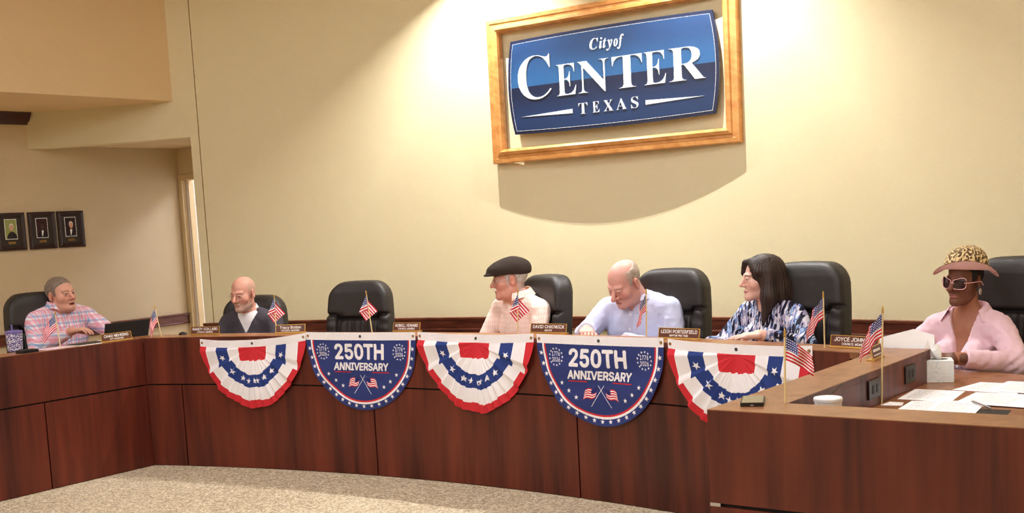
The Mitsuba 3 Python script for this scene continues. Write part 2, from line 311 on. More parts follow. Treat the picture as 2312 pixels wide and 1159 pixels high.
part(k, 'corner_post', in_poly([xy(A0 + LN * .001 + er(aA) * .001), xy(A0 + LN * .12), xy(A0 + er(aA) * .12)], .004, ZT - .028), 'cherry')
# right wing: an L of ledge round a lower worktop
k = thing('council_desk', 'cherry wood right wing of the council desk in the foreground, with papers and a phone', 'desk')
FW = 2.6; LL = 1.67; W = .19; M = lambda s, t: R0 + D2 * s + D1 * t
part(k, 'front_fascia', oriented(R0, D2, D1, (0, 0, ZS + .006), (FW, .03, ZT - .003)), 'cherry')
part(k, 'front_panel', oriented(R0, D2, D1, (0, 0, .004), (FW, .03, ZS - .006)), 'cherry')
part(k, 'seam_backing', oriented(R0, D2, D1, (.03, .012, .01), (FW, .029, ZT - .04)), 'seam_black')
part(k, 'side_panel', oriented(R0, D1, D2, (.03, .0, .004), (LL - .19, .03, ZT - .003)), 'cherry')
part(k, 'seam_edge', oriented(R0, D2, D1, (-.0015, .001, ZS - .006), (.035, .008, ZS + .006)), 'silver')
part(k, 'ledge', in_poly([xy(M(.0005, .0005)), xy(M(FW, .0005)), xy(M(FW, W)), xy(M(W, W)), xy(M(W, LL)), xy(M(0, LL)), xy(M(.0005, LL - .16))], ZT - .003, ZT), 'cherry_top')
part(k, 'ledge_core', in_poly([xy(M(.03, .03)), xy(M(FW, .03)), xy(M(FW, W - .001)), xy(M(W - .001, W - .001)), xy(M(W - .001, LL - .001)), xy(M(.03, LL - .001))], ZT - .028, ZT - .003), 'cherry')
for m_ in (oriented(R0, D1, D2, (W, W - .02, ZW), (LL, W, ZT - .028)), oriented(R0, D2, D1, (W, W - .02, ZW), (FW, W, ZT - .028)), oriented(R0, D1, D2, (LL - .02, .01, ZW), (LL, W - .02, ZT - .028))): part(k, 'inner_wall', m_, 'cherry')
arcp = [xy(pol(8.65, a)) for a in np.linspace(aF, 19.5, 16)]
part(k, 'worktop', in_poly([xy(M(.03, .03)), xy(M(FW, .03))] + arcp[::-1] + [xy(pol(RD + .19, aF)), xy(M(.03, LL))], ZW - .03, ZW), 'cherry_top')
part(k, 'end_panel', oriented(R0, D2, D1, (FW - .04, .03, 0), (FW, .9, ZW - .03)), 'cherry')
DESK_RIGHT = k

# ---------------------------------------------------------------- the framed sign
AZS = math.radians(-35.8); SX = np.array([math.cos(AZS), math.sin(AZS), 0]); SN = np.array([SX[1], -SX[0], 0])   # SN towards the room
SO = pol(9.80, 53.87, 2.405)
k = thing('framed_sign', 'large blue town sign in an oak frame on the curved wall', 'sign')
def mitred(x0, x1, y0, y1, w, prof):
    """four mitred mouldings round a rectangle: prof = (distance in from the outer edge, height) points"""
    out = []
    cs = [((x0, y0), (x1, y0), (1, 1), (-1, 1)), ((x1, y0), (x1, y1), (-1, 1), (-1, -1)), ((x1, y1), (x0, y1), (-1, -1), (1, -1)), ((x0, y1), (x0, y0), (1, -1), (1, 1))]
    for a, b, da, db in cs:
        n = len(prof)
        v = [[a[0] + da[0] * q, a[1] + da[1] * q, h] for q, h in prof] + [[b[0] + db[0] * q, b[1] + db[1] * q, h] for q, h in prof]
        f = [[i, (i + 1) % n, n + (i + 1) % n] for i in range(n)] + [[i, n + (i + 1) % n, n + i] for i in range(n)]
        f += [[0, i + 1, i] for i in range(1, n - 1)] + [[n, n + i, n + i + 1] for i in range(1, n - 1)]
        m = trimesh.Trimesh(v, f, process=False); m.fix_normals(); out.append(m)
    return out
SM = fmat(SO, SX, UP, SN)
FP = [(0, -.05), (0, -.004), (.006, .004), (.03, .006), (.036, 0), (.05, 0), (.058, .012), (.078, .016), (.092, .006), (.098, -.012), (.098, -.05)]
SIGN = dict(x0=-.875, x1=1.02, y0=-.505, y1=.505)
for m in mitred(SIGN['x0'], SIGN['x1'], SIGN['y0'], SIGN['y1'], .1, FP): part(k, 'frame', moved(m, SM), 'oak')
def bowed(x0, x1, y0, y1, b, n=14, c=0.0):
    y = np.linspace(y0, y1, n); u = (y - y0) / (y1 - y0) * 2 - 1; x = np.linspace(x0, x1, n); w = (x - x0) / (x1 - x0) * 2 - 1
    return Polygon(list(zip(x1 + b * (1 - u ** 2), y)) + list(zip(x[::-1][1:-1], y1 + c * (1 - w[1:-1] ** 2))) + list(zip((x0 - b * (1 - u ** 2))[::-1], y[::-1])) + list(zip(x[1:-1], y0 - c * (1 - w[1:-1] ** 2))))
PL = bowed(-.672, .855, -.312, .332, .037, c=.012)
def sign_fn(p, n, uv):
    x = (p.x - float(SO[0])) * float(SX[0]) + (p.y - float(SO[1])) * float(SX[1]); z = p.z - float(SO[2])
    up_c = mix([float(v) for v in srgb(26, 56, 96)], [float(v) for v in srgb(36, 84, 130)], smoothstep(.26, .0, z))
    lo_c = mix([float(v) for v in srgb(22, 46, 84)], [float(v) for v in srgb(15, 26, 54)], smoothstep(-.24, .0, z))
    return dr.select(z > .009 + x * 0.0, up_c, lo_c)
scene['sign_blue'] = two(pr(proc(sign_fn), 0.34, 0.5)); plain('sign_navy', (16, 26, 56), 0.35)
part(k, 'plate', prism(PL, SO, SX, UP, -.02, -.002), 'sign_navy')
part(k, 'plate_face', prism(PL.buffer(-.022), SO, SX, UP, -.003, 0.0), 'sign_blue')
part(k, 'border_line', prism(PL.buffer(-.021).difference(PL.buffer(-.0235)), SO, SX, UP, -.003, .0008), 'white_ink')
for x in (-.45, .62): part(k, 'bracket', moved(bbox((x - .03, -.10, -.09), (x + .03, .10, -.02)), SM), 'black_matte')
GLYPHS = json.loads('{"bC":[[[20,120,21,160,30,193,39,211,52,229,77,251,102,264,122,270,141,273,177,271,223,256,233,255,245,260,253,273,256,273,256,188,253,188,234,224,211,249,200,256,178,266,150,268,126,260,106,243,92,216,84,180,82,161,82,112,84,93,94,56,108,34,124,21,144,12,157,10,182,11,201,16,219,25,236,37,255,58,261,52,259,49,244,32,223,16,190,2,168,-2,138,-2,124,0,103,6,84,15,62,31,42,55,27,86]]],"bE":[[[12,4,12,6,28,8,37,12,46,23,49,40,48,238,45,247,38,258,25,264,14,265,14,267,234,267,234,194,232,194,226,219,217,234,207,244,194,252,166,259,123,260,114,257,108,251,105,242,105,147,107,143,117,142,134,144,154,154,163,165,168,176,175,202,177,202,177,74,175,74,169,105,157,123,151,127,136,134,125,136,108,135,105,131,105,32,109,21,114,17,124,13,158,13,191,20,213,32,224,42,239,64,248,81,251,81,236,4]]],"bN":[[[16,264,15,267,91,267,226,102,232,99,236,100,237,104,236,241,232,252,225,259,215,263,201,265,201,267,282,267,282,265,271,264,259,259,253,252,248,239,247,-2,242,-2,238,2,76,200,69,208,66,209,62,208,60,204,60,34,65,20,71,13,79,9,95,7,95,4,15,4,15,7,28,8,39,13,47,24,49,35,49,231,36,249,25,260]]],"bT":[[[10,267,240,267,240,193,238,193,235,210,227,228,219,240,210,248,197,256,178,261,158,262,153,258,153,36,157,23,164,13,175,8,189,7,191,4,59,4,61,7,73,8,86,14,91,21,96,34,97,258,92,262,72,261,54,256,43,249,26,230,16,208,14,194,10,193]]],"bR":[[[13,4,13,7,25,8,38,14,46,25,48,36,48,237,45,246,38,257,29,262,14,265,14,267,162,266,186,262,205,256,227,243,236,232,243,215,244,190,241,178,234,165,227,157,206,144,187,137,185,130,260,19,268,11,282,6,282,4,204,4,126,125,120,130,108,130,104,126,105,33,109,22,116,13,128,8,140,7,140,4],[106,247,105,138,110,135,129,135,147,138,161,144,177,161,184,183,184,216,176,240,165,252,157,257,139,261,128,261,116,259,109,253]]],"bX":[[[11,4,12,7,29,12,47,25,111,111,119,124,117,129,44,241,28,259,20,264,12,265,12,267,141,267,141,265,127,265,115,260,110,254,109,245,114,233,147,181,153,172,157,170,163,173,189,211,200,229,206,242,206,250,200,259,189,264,178,265,178,267,269,267,269,265,253,263,241,257,219,238,170,169,164,158,167,150,247,25,260,11,272,6,272,4,146,4,146,6,162,8,172,13,176,18,177,27,165,53,131,107,125,111,119,108,81,54,74,42,70,32,71,19,79,11,90,7,97,7,100,6,100,4]]],"bA":[[[5,4,5,7,19,12,28,21,38,39,130,270,132,273,137,273,234,44,249,16,257,10,266,7,266,4,146,4,146,7,160,8,170,12,175,16,179,25,178,34,162,77,158,82,155,83,67,82,61,75,49,45,46,28,49,19,55,12,64,8,78,7,78,4],[71,99,72,94,76,92,148,92,153,95,150,108,117,188,113,191,109,191,105,187]]],"bS":[[[30,90,34,90,41,64,52,42,63,27,77,16,100,6,126,5,148,13,160,23,167,34,170,47,169,64,161,80,142,95,77,129,51,150,43,161,37,174,34,187,34,209,39,229,52,250,65,261,84,270,109,274,124,273,173,261,182,261,191,267,194,274,198,274,198,194,195,194,183,223,171,241,150,259,132,267,110,269,88,262,74,250,69,240,67,230,70,212,74,203,86,191,101,182,170,148,183,139,200,120,208,100,210,72,204,47,194,30,173,12,158,5,140,0,125,-2,96,-1,55,11,46,11,37,5,33,-2,30,-2]]],"iC":[[[12,86,12,111,16,138,24,164,32,182,43,201,58,221,77,240,90,250,117,265,147,274,166,276,190,275,243,264,250,266,257,276,267,276,251,184,239,184,238,205,233,226,226,240,216,252,205,258,195,261,182,262,168,260,142,248,118,224,97,187,82,147,74,109,73,73,77,54,87,34,101,21,118,14,128,12,156,14,168,18,191,31,206,45,220,63,230,55,229,51,217,36,195,16,170,2,139,-6,100,-6,72,1,46,16,31,32,19,54]]],"ii":[[[52,242,52,253,56,263,63,270,73,274,84,274,95,269,102,261,105,252,104,239,99,230,93,225,82,221,70,222,62,226,55,234]],[[0,22,2,39,32,150,27,160,22,162,12,162,11,172,89,184,54,55,50,38,50,30,55,25,62,27,74,38,84,53,92,49,92,46,72,18,58,5,43,-3,24,-5,12,-1,3,9]]],"it":[[[1,15,2,37,36,159,35,163,18,163,18,177,38,186,54,196,75,216,90,237,106,237,90,180,121,179,121,176,117,163,85,162,55,60,50,39,50,30,56,24,63,27,73,37,86,56,94,52,95,49,72,17,55,2,45,-3,30,-6,15,-4,5,4]]],"iy":[[[0,-61,3,-47,16,-37,30,-37,59,-51,68,-48,87,-29,97,-8,96,14,89,60,72,136,63,160,53,165,43,164,42,175,60,177,89,184,101,184,104,182,109,173,115,153,136,48,144,59,158,87,170,121,168,133,155,144,149,152,148,165,150,172,158,181,165,184,180,184,189,180,196,169,197,150,182,104,148,36,105,-29,87,-50,70,-66,56,-76,43,-82,32,-84,17,-82,5,-74]]],"io":[[[0,68,7,98,25,132,49,159,72,175,99,184,129,183,140,180,154,172,169,154,175,135,176,117,171,88,164,70,156,55,139,32,122,16,102,3,82,-4,66,-6,45,-4,28,3,13,16,6,27,0,49],[47,30,49,21,54,12,63,8,71,8,80,12,97,34,111,64,119,88,127,123,128,153,125,162,117,170,108,172,98,169,86,158,76,142,65,118,55,87,48,52]]],"if":[[[1,-58,2,-40,8,-32,14,-29,28,-29,37,-36,39,-40,39,-53,33,-65,35,-69,39,-70,45,-69,54,-63,66,-40,82,20,110,160,109,164,83,164,86,180,114,180,124,213,134,234,147,253,166,270,180,277,193,280,216,279,232,272,240,263,243,254,241,236,234,229,219,227,211,230,205,236,203,240,203,252,209,264,203,268,196,266,188,260,178,241,169,214,161,181,195,180,193,164,158,163,139,70,125,14,110,-27,97,-50,85,-64,74,-73,55,-81,43,-83,25,-82,15,-78,5,-68]]]}')
def glyph(c, x0, x1, y0, h, ref=267.0):
    """the letter outline scaled so that its box is x0..x1 and its capital height h"""
    rings = [Polygon(np.array(g[0]).reshape(-1, 2), [np.array(r).reshape(-1, 2) for r in g[1:]]).buffer(0) for g in GLYPHS[c]]
    g = unary_union(rings); b = g.bounds; sx = (x1 - x0) / (b[2] - b[0]); sy = h / ref
    return affinity.affine_transform(g, [sx, 0, 0, sy, x0 - b[0] * sx, y0])
for c, x0, x1, y0, h in (('bC', -.622, -.350, -.084, .292), ('bE', -.306, -.152, -.086, .213), ('bN', -.134, .104, -.086, .213), ('bT', .130, .352, -.086, .213), ('bE', .366, .524, -.086, .213), ('bR', .548, .800, -.086, .213),
                       ('bT', -.140, -.072, -.222, .073), ('bE', -.032, .020, -.222, .073), ('bX', .055, .125, -.222, .073), ('bA', .150, .226, -.222, .073), ('bS', .262, .315, -.222, .073),
                       ('iC', -.034, .032, .196, .070), ('ii', .040, .064, .196, .070), ('it', .068, .094, .196, .070), ('iy', .094, .140, .196, .070), ('io', .150, .180, .196, .070), ('if', .176, .226, .196, .070)):
    part(k, 'letter', prism(glyph(c, x0, x1, y0, h), SO, SX, UP, -.001, .006), 'white_ink')
for pts in ([(-.612, -.196), (-.19, -.209), (-.19, -.179)], [(.368, -.209), (.368, -.179), (.79, -.194)]): part(k, 'wedge', prism(Polygon(pts), SO, SX, UP, -.001, .004), 'white_ink')

# ---------------------------------------------------------------- portraits on the left wall
def portrait(u0, kind, label):
    k = thing('portrait_picture', label, 'picture', 'framed portraits on the left wall')
    o = room(S0, 0) + D1 * (5.552 + u0 + .125) + UP * 1.626; x = -np.cross(UP, D2); x = x if x @ D1 > 0 else -x
    m = fmat(o, D1, UP, D2) if np.dot(np.cross(D1, UP), D2) > 0 else fmat(o, D1, UP, D2)
    P = lambda poly, z0, z1: moved(prism(poly, (0, 0, 0), (1, 0, 0), (0, 1, 0), z0, z1), m)
    prof = [(0, 0), (0, .022), (.012, .024), (.022, .016), (.032, .014), (.036, .008), (.036, 0)]
    for q in mitred(-.125, .125, -.155, .155, .03, prof): part(k, 'frame', moved(q, m), 'frame_black')
    part(k, 'mount', P(sbox(-.09, -.12, .09, .12), 0, .006), 'mat_grey')
    oy = .012
    part(k, 'photo_border', P(sbox(-.055, -.075 + oy, .055, .092 + oy), .006, .008), 'white_ink')
    cols = {'green': ((150, 160, 96), (36, 34, 38), (214, 166, 140), (226, 222, 214)), 'dark': ((54, 24, 24), (22, 18, 24), (70, 44, 38), (28, 22, 22)), 'red': ((46, 20, 22), (34, 22, 28), (212, 160, 130), (226, 218, 208))}[kind]
    for n_, c in zip(('backdrop', 'suit', 'face', 'hair'), cols):
        nm = 'portrait_%s_%s' % (kind, n_)
        if nm not in scene: plain(nm, c, 0.6, 0.3)
    ph = sbox(-.050, -.070 + oy, .050, .087 + oy)
    E = lambda cx, cy, a, b: affinity.scale(Point(cx, cy).buffer(1, 12), a, b)
    part(k, 'photo', P(ph, .008, .0088), 'portrait_%s_backdrop' % kind)
    part(k, 'suit', P(unary_union([E(.006, -.075 + oy, .046, .062), sbox(-.02, -.07 + oy, .03, -.03 + oy)]).intersection(ph), .0088, .0094), 'portrait_%s_suit' % kind)
    part(k, 'hair', P(E(.004, .030 + oy, .020, .026).intersection(ph), .0092, .0097), 'portrait_%s_hair' % kind)
    part(k, 'collar', P(Polygon([(-.008, -.012 + oy), (.014, -.012 + oy), (.002, -.06 + oy), (-.006, -.06 + oy)]), .0094, .0098), 'white_ink' if kind != 'green' else 'mat_grey')
    part(k, 'face', P(E(.004, .020 + oy, .0165, .026).intersection(ph), .0096, .0101), 'portrait_%s_face' % kind)
    part(k, 'name_plaque', P(sbox(-.033, -.101, .033, -.082), .006, .008), 'brass_dull')
portrait(-.285, 'green', 'portrait in black frame with light green background, leftmost of three')
portrait(.0, 'dark', 'portrait in black frame of a dark suited figure, middle of three')
portrait(.2735, 'red', 'portrait in black frame of a white haired figure, rightmost of three')

# ---------------------------------------------------------------- buntings along the desk
plain('cloth_navy', (38, 44, 104), 0.75, 0.2); plain('cloth_white', (244, 242, 246), 0.75, 0.2); plain('cloth_red', (196, 44, 58), 0.75, 0.2)
def C3(*c): return [float(x) for x in srgb(*c)]
NAVY, WHITE, RED, BLUE = C3(48, 60, 118), C3(246, 244, 248), C3(206, 48, 58), C3(42, 62, 128)
BA, BB, HV = .4075, .425, .048
def anniv_fn(p, n, uv):
    u, v = uv.x, uv.y - HV
    r = dr.sqrt(dr.square(u / BA) + dr.square(dr.maximum(v, 0) / BB))
    c = dr.select(r > .915, mi.Color3f(*NAVY), dr.select(r > .885, mi.Color3f(*WHITE), dr.select(r > .862, mi.Color3f(*RED), mi.Color3f(*NAVY))))
    return dr.select(v < 0, mi.Color3f(*WHITE), c)
def pleat_fn(p, n, uv):
    u, v = uv.x, uv.y - HV
    th = dr.atan2(dr.maximum(v, 0), u) / math.pi                     # 0 right .. 1 left
    k = dr.select((th > .30) & (th < .70), dr.floor(th * 20), dr.floor(th * 8) + 40)
    r = dr.sqrt(dr.square(u / BA) + dr.square(dr.maximum(v, 0) / BB)) * (1 + .05 * (cell_rand(k, 3) - .5))
    side = dr.select((th < .17) | (th > .83), dr.abs(u) / BA + dr.maximum(v, 0) * .12, r)
    c = dr.select(side > .875, mi.Color3f(*RED), dr.select(side > .66, mi.Color3f(*WHITE), dr.select(side > .455, mi.Color3f(*BLUE), dr.select(dr.maximum(dr.abs(u) / BA * .95, dr.maximum(v, 0) / BB * (1.1 + .1 * cell_rand(k, 5))) > .25, mi.Color3f(*WHITE), mi.Color3f(*RED)))))
    return dr.select(v < 0, mi.Color3f(*WHITE), c)
scene['anniversary_cloth'] = two(pr(proc(anniv_fn), 0.7, 0.2, sheen=0.2)); scene['pleated_cloth'] = two(pr(proc(pleat_fn), 0.7, 0.2, sheen=0.2))
def star(cx, cy, r, rot=0.0):
    a = np.arange(10) * np.pi / 5 - np.pi / 2 + rot; rr = np.where(np.arange(10) % 2 == 0, r, r * .40)
    return Polygon(np.stack([cx + rr * np.cos(a), cy + rr * np.sin(a)], 1))
class Bunting:
    def __init__(s, a, ztop, pleats, sag=0.0, tilt=0.0, seed=0):
        s.a, s.z, s.pl, s.sag, s.tilt, s.seed = a, ztop, pleats, sag, tilt, seed
    def off(s, u, v):
        vv = np.maximum(v - HV, 0); r = np.hypot(u / BA, vv / BB); th = np.arctan2(vv, u) / np.pi
        if s.pl:
            rg = np.random.default_rng(s.seed); br = np.sort(np.r_[0, .13, .24, np.linspace(.30, .70, 9) + rg.uniform(-.012, .012, 9), .77, .88, 1.0]); i = np.clip(np.searchsorted(br, th) - 1, 0, len(br) - 2)
            tw = (th - br[i]) / (br[i + 1] - br[i]); fold = np.where(tw < .8, tw / .8, (1 - tw) / .2) * (.010 + .016 * rg.uniform(0, 1, 16)[i]) * np.clip(r * 1.4, 0, 1) * (vv > 0)
            return .010 + fold + .012 * np.sin(np.clip(r, 0, 1) * np.pi) + .005 * np.sin(u * 23 + s.seed)
        return .015 + .006 * np.sin(u * 13 + s.seed * 2 + v * 9) * np.clip(vv / .2, 0, 1) + .0035 * np.sin(v * 31 + u * 7 + s.seed) * np.clip(vv / .1, 0, 1)
    def at(s, uv, lift=0.0):
        u, v = uv[:, 0], uv[:, 1]; R = RD - s.off(u, v) - lift; a = np.radians(s.a) - u / RD
        z = s.z - v - s.sag * (1 - (u / BA) ** 2) * np.clip(1 - v * 1.2, .3, 1) + s.tilt * u / BA
        return np.stack([CC[0] + R * np.cos(a), CC[1] + R * np.sin(a), z], 1)
    def warp(s, uv):
        if not s.pl: return uv
        u, v = uv[:, 0] / BA, np.maximum(uv[:, 1] - HV, 0) / BB; th, r = np.arctan2(v, u), np.hypot(u, v); c, q = np.cos(th), np.sin(th); e = 1.22
        k = 1 + .012 * np.sin(th * 11 + s.seed)
        return np.where((uv[:, 1] > HV)[:, None], np.stack([BA * r * np.sign(c) * np.abs(c) ** e, HV + BB * r * k * np.abs(q) ** e * (1 - .05 * np.abs(q) ** 6)], 1), uv)
    def cloth(s):
        nt, nr = 180, 44
        th_, r_ = np.meshgrid(np.linspace(0, np.pi, nt), np.linspace(0.001, 1, nr), indexing='ij')
        uv = np.stack([BA * r_ * np.cos(th_), HV + BB * r_ * np.sin(th_) + 1e-6], -1).reshape(-1, 2)
        hu, hv = np.meshgrid(np.linspace(-BA, BA, 60), np.linspace(0, HV + 1e-7, 4), indexing='ij')
        uv2 = np.stack([hu, hv], -1).reshape(-1, 2)
        return trimesh.Trimesh(s.at(np.vstack([s.warp(uv), uv2])), np.vstack([tri(grid_faces(nt, nr)), tri(grid_faces(60, 4)) + len(uv)]), process=False), np.vstack([uv, uv2])
    def print_(s, polys, lift=.0012):
        ms = []
        for g in polys:
            for q in getattr(g, 'geoms', [g]):
                if q.area < 1e-8: continue
                v, f = trimesh.creation.triangulate_polygon(q, engine='earcut'); ms.append(trimesh.Trimesh(np.c_[v, np.zeros(len(v))], f, process=False))
        m = cat(ms); v, f = trimesh.remesh.subdivide_to_size(m.vertices, m.faces, .02); return trimesh.Trimesh(s.at(s.warp(v[:, :2]), lift), f, process=False)
    def words(s, t, u0, v0, h, width=None, lift=.0012, bold=True, slant=0.0, fat=0):
        m = text(t, 1.0, 1.0, bold); keep = (m.triangles_center[:, 2] > .9) & (np.abs(m.face_normals[:, 2]) > .9)
        m = trimesh.Trimesh(m.vertices, m.faces[keep], process=False); m.remove_unreferenced_vertices(); v = m.vertices.copy(); w = v[:, 0].max() - v[:, 0].min()
        sx = (width / w) if width else h; v[:, 0] = (v[:, 0] - v[:, 0].min()) * sx; v[:, 1] *= h
        v, f = trimesh.remesh.subdivide_to_size(v, m.faces, .02)
        return trimesh.Trimesh(s.at(np.stack([u0 + v[:, 0] + v[:, 1] * slant, v0 - v[:, 1]], 1), lift), f, process=False) if not fat else cat([trimesh.Trimesh(s.at(np.stack([u0 + v[:, 0] + v[:, 1] * slant + d_, v0 - v[:, 1] + e_], 1), lift + .0003 * q_), f, process=False) for q_, (d_, e_) in enumerate(((-fat, 0), (fat, 0), (0, fat), (0, -fat), (0, 0)))])
def grommets(k, b):
    for u in (-BA + .016, 0.0, BA - .016):
        p = b.at(np.array([[u, HV * .5]]), .001)[0]; a = b.a - math.degrees(u / RD)
        part(k, 'grommet', moved(lathe([(.003, .0), (.003, .002), (.006, .003), (.008, .001), (.008, 0)], 14), fmat(p, et(a), UP, -er(a))), 'brass_dull' if u else 'seam_black', 30)
def anniversary(a, ztop, label, seed, tilt=0.0):
    b = Bunting(a, ztop, 0, 0.004, tilt, seed); k = thing('anniversary_bunting', label, 'bunting', 'buntings along the desk front')
    m, U = b.cloth(); part(k, 'cloth', m, 'anniversary_cloth', True, uv=U); grommets(k, b)
    part(k, 'lettering', b.words('250TH', -.195, .160, .086, .365, fat=.003), 'cloth_white', label='large white printed 250TH')
    part(k, 'lettering', b.words('ANNIVERSARY', -.210, .229, .043, .405, slant=.15, fat=.0016), 'cloth_white', label='white printed word ANNIVERSARY')
    part(k, 'red_rule', b.print_([sbox(-.205, .239, -.085, .245), sbox(.075, .239, .20, .245)]), 'cloth_red', kind='stuff')
    st = [star(.945 * BA * math.cos(t), HV + .945 * BB * math.sin(t), .0155, t - np.pi / 2) for t in np.linspace(.13, np.pi - .13, 21)]
    st += [star(s_ * u, v, .0145) for s_ in (-1, 1) for u, v in ((.25, .255), (.205, .295), (.158, .328))]
    st += [star(s_ * .285 + .043 * math.cos(t), .118 + .045 * math.sin(t), .0075) for s_ in (-1, 1) for t in np.arange(13) * 2 * np.pi / 13]
    part(k, 'printed_stars', b.print_(st), 'cloth_white', kind='stuff', label='white printed stars')
    for s_ in (-1, 1):
        part(k, 'year', b.words('1776', s_ * .285 - .027, .113, .023, .054), 'cloth_white'); part(k, 'year', b.words('2026', s_ * .285 - .027, .144, .023, .054), 'cloth_white')
    for s_ in (-1, 1):
        x = np.linspace(0, .085, 10); top = .02 * x / .085 + .007 * np.sin(x / .085 * 6.0)
        up = np.array([.28, -.96]); base = np.array([.022, .266]); dirv = np.array([.93, .42])
        edge = lambda q: np.stack([base[0] + x * dirv[0] + q * .25, base[1] + x * dirv[1] * .55 + .006 * np.sin(x / .085 * 6.2) + q], 1)
        strip = lambda q0, q1: Polygon([tuple((s_ * p[0], p[1])) for p in np.vstack([edge(q0), edge(q1)[::-1]])]).buffer(0)
        part(k, 'printed_flag', b.print_([strip(0, .055)], .0011), 'cloth_white', label='small printed flag')
        part(k, 'flag_stripes', b.print_([strip(q * .055 / 9, (q + 1) * .055 / 9) for q in range(0, 9, 2)], .0018), 'cloth_red', kind='stuff')
        part(k, 'flag_canton', b.print_([Polygon([(s_ * p[0], p[1]) for p in np.vstack([edge(0)[:5], edge(.026)[:5][::-1]])]).buffer(0)], .0024), 'cloth_navy')
        part(k, 'flag_pole', b.print_([LineString([(s_ * .018, .260), (s_ * -.065, .372)]).buffer(.0016)], .002), 'cloth_white')
def pleated(a, ztop, label, seed, sag=0.012, tilt=0.0):
    b = Bunting(a, ztop, 1, sag, tilt, seed); k = thing('pleated_bunting', label, 'bunting', 'buntings along the desk front')
    m, U = b.cloth(); part(k, 'cloth', m, 'pleated_cloth', True, uv=U); grommets(k, b)
    st = []
    for t in (.13, .27, .35, .43, .47, .57, .64, .75, .87):
        t2 = t * np.pi; r = .555
        if t in (.13, .87): u_, v_ = np.sign(.5 - t) * .56 * BA, HV + .085
        else: u_, v_ = r * BA * math.cos(t2) * (1.04 if t in (.27, .75) else 1), HV + r * BB * math.sin(t2)
        st.append(star(u_, v_, .024, (t - .5) * 1.8))
    part(k, 'printed_stars', b.print_(st, .0022), 'cloth_white', kind='stuff', label='white printed stars')
pleated(64.50, .858, 'pleated red white and blue half-round bunting below the bald man in grey', 1, .024, .016)
anniversary(58.63, .880, '250th anniversary bunting below the empty black chair', 2)
pleated(52.70, .882, 'pleated red white and blue half-round bunting below the man in the flat cap', 5)
anniversary(46.75, .880, '250th anniversary bunting below the man looking down in the light blue shirt', 4)
pleated(40.82, .876, 'pleated red white and blue half-round bunting partly hidden by the right desk wing', 8)

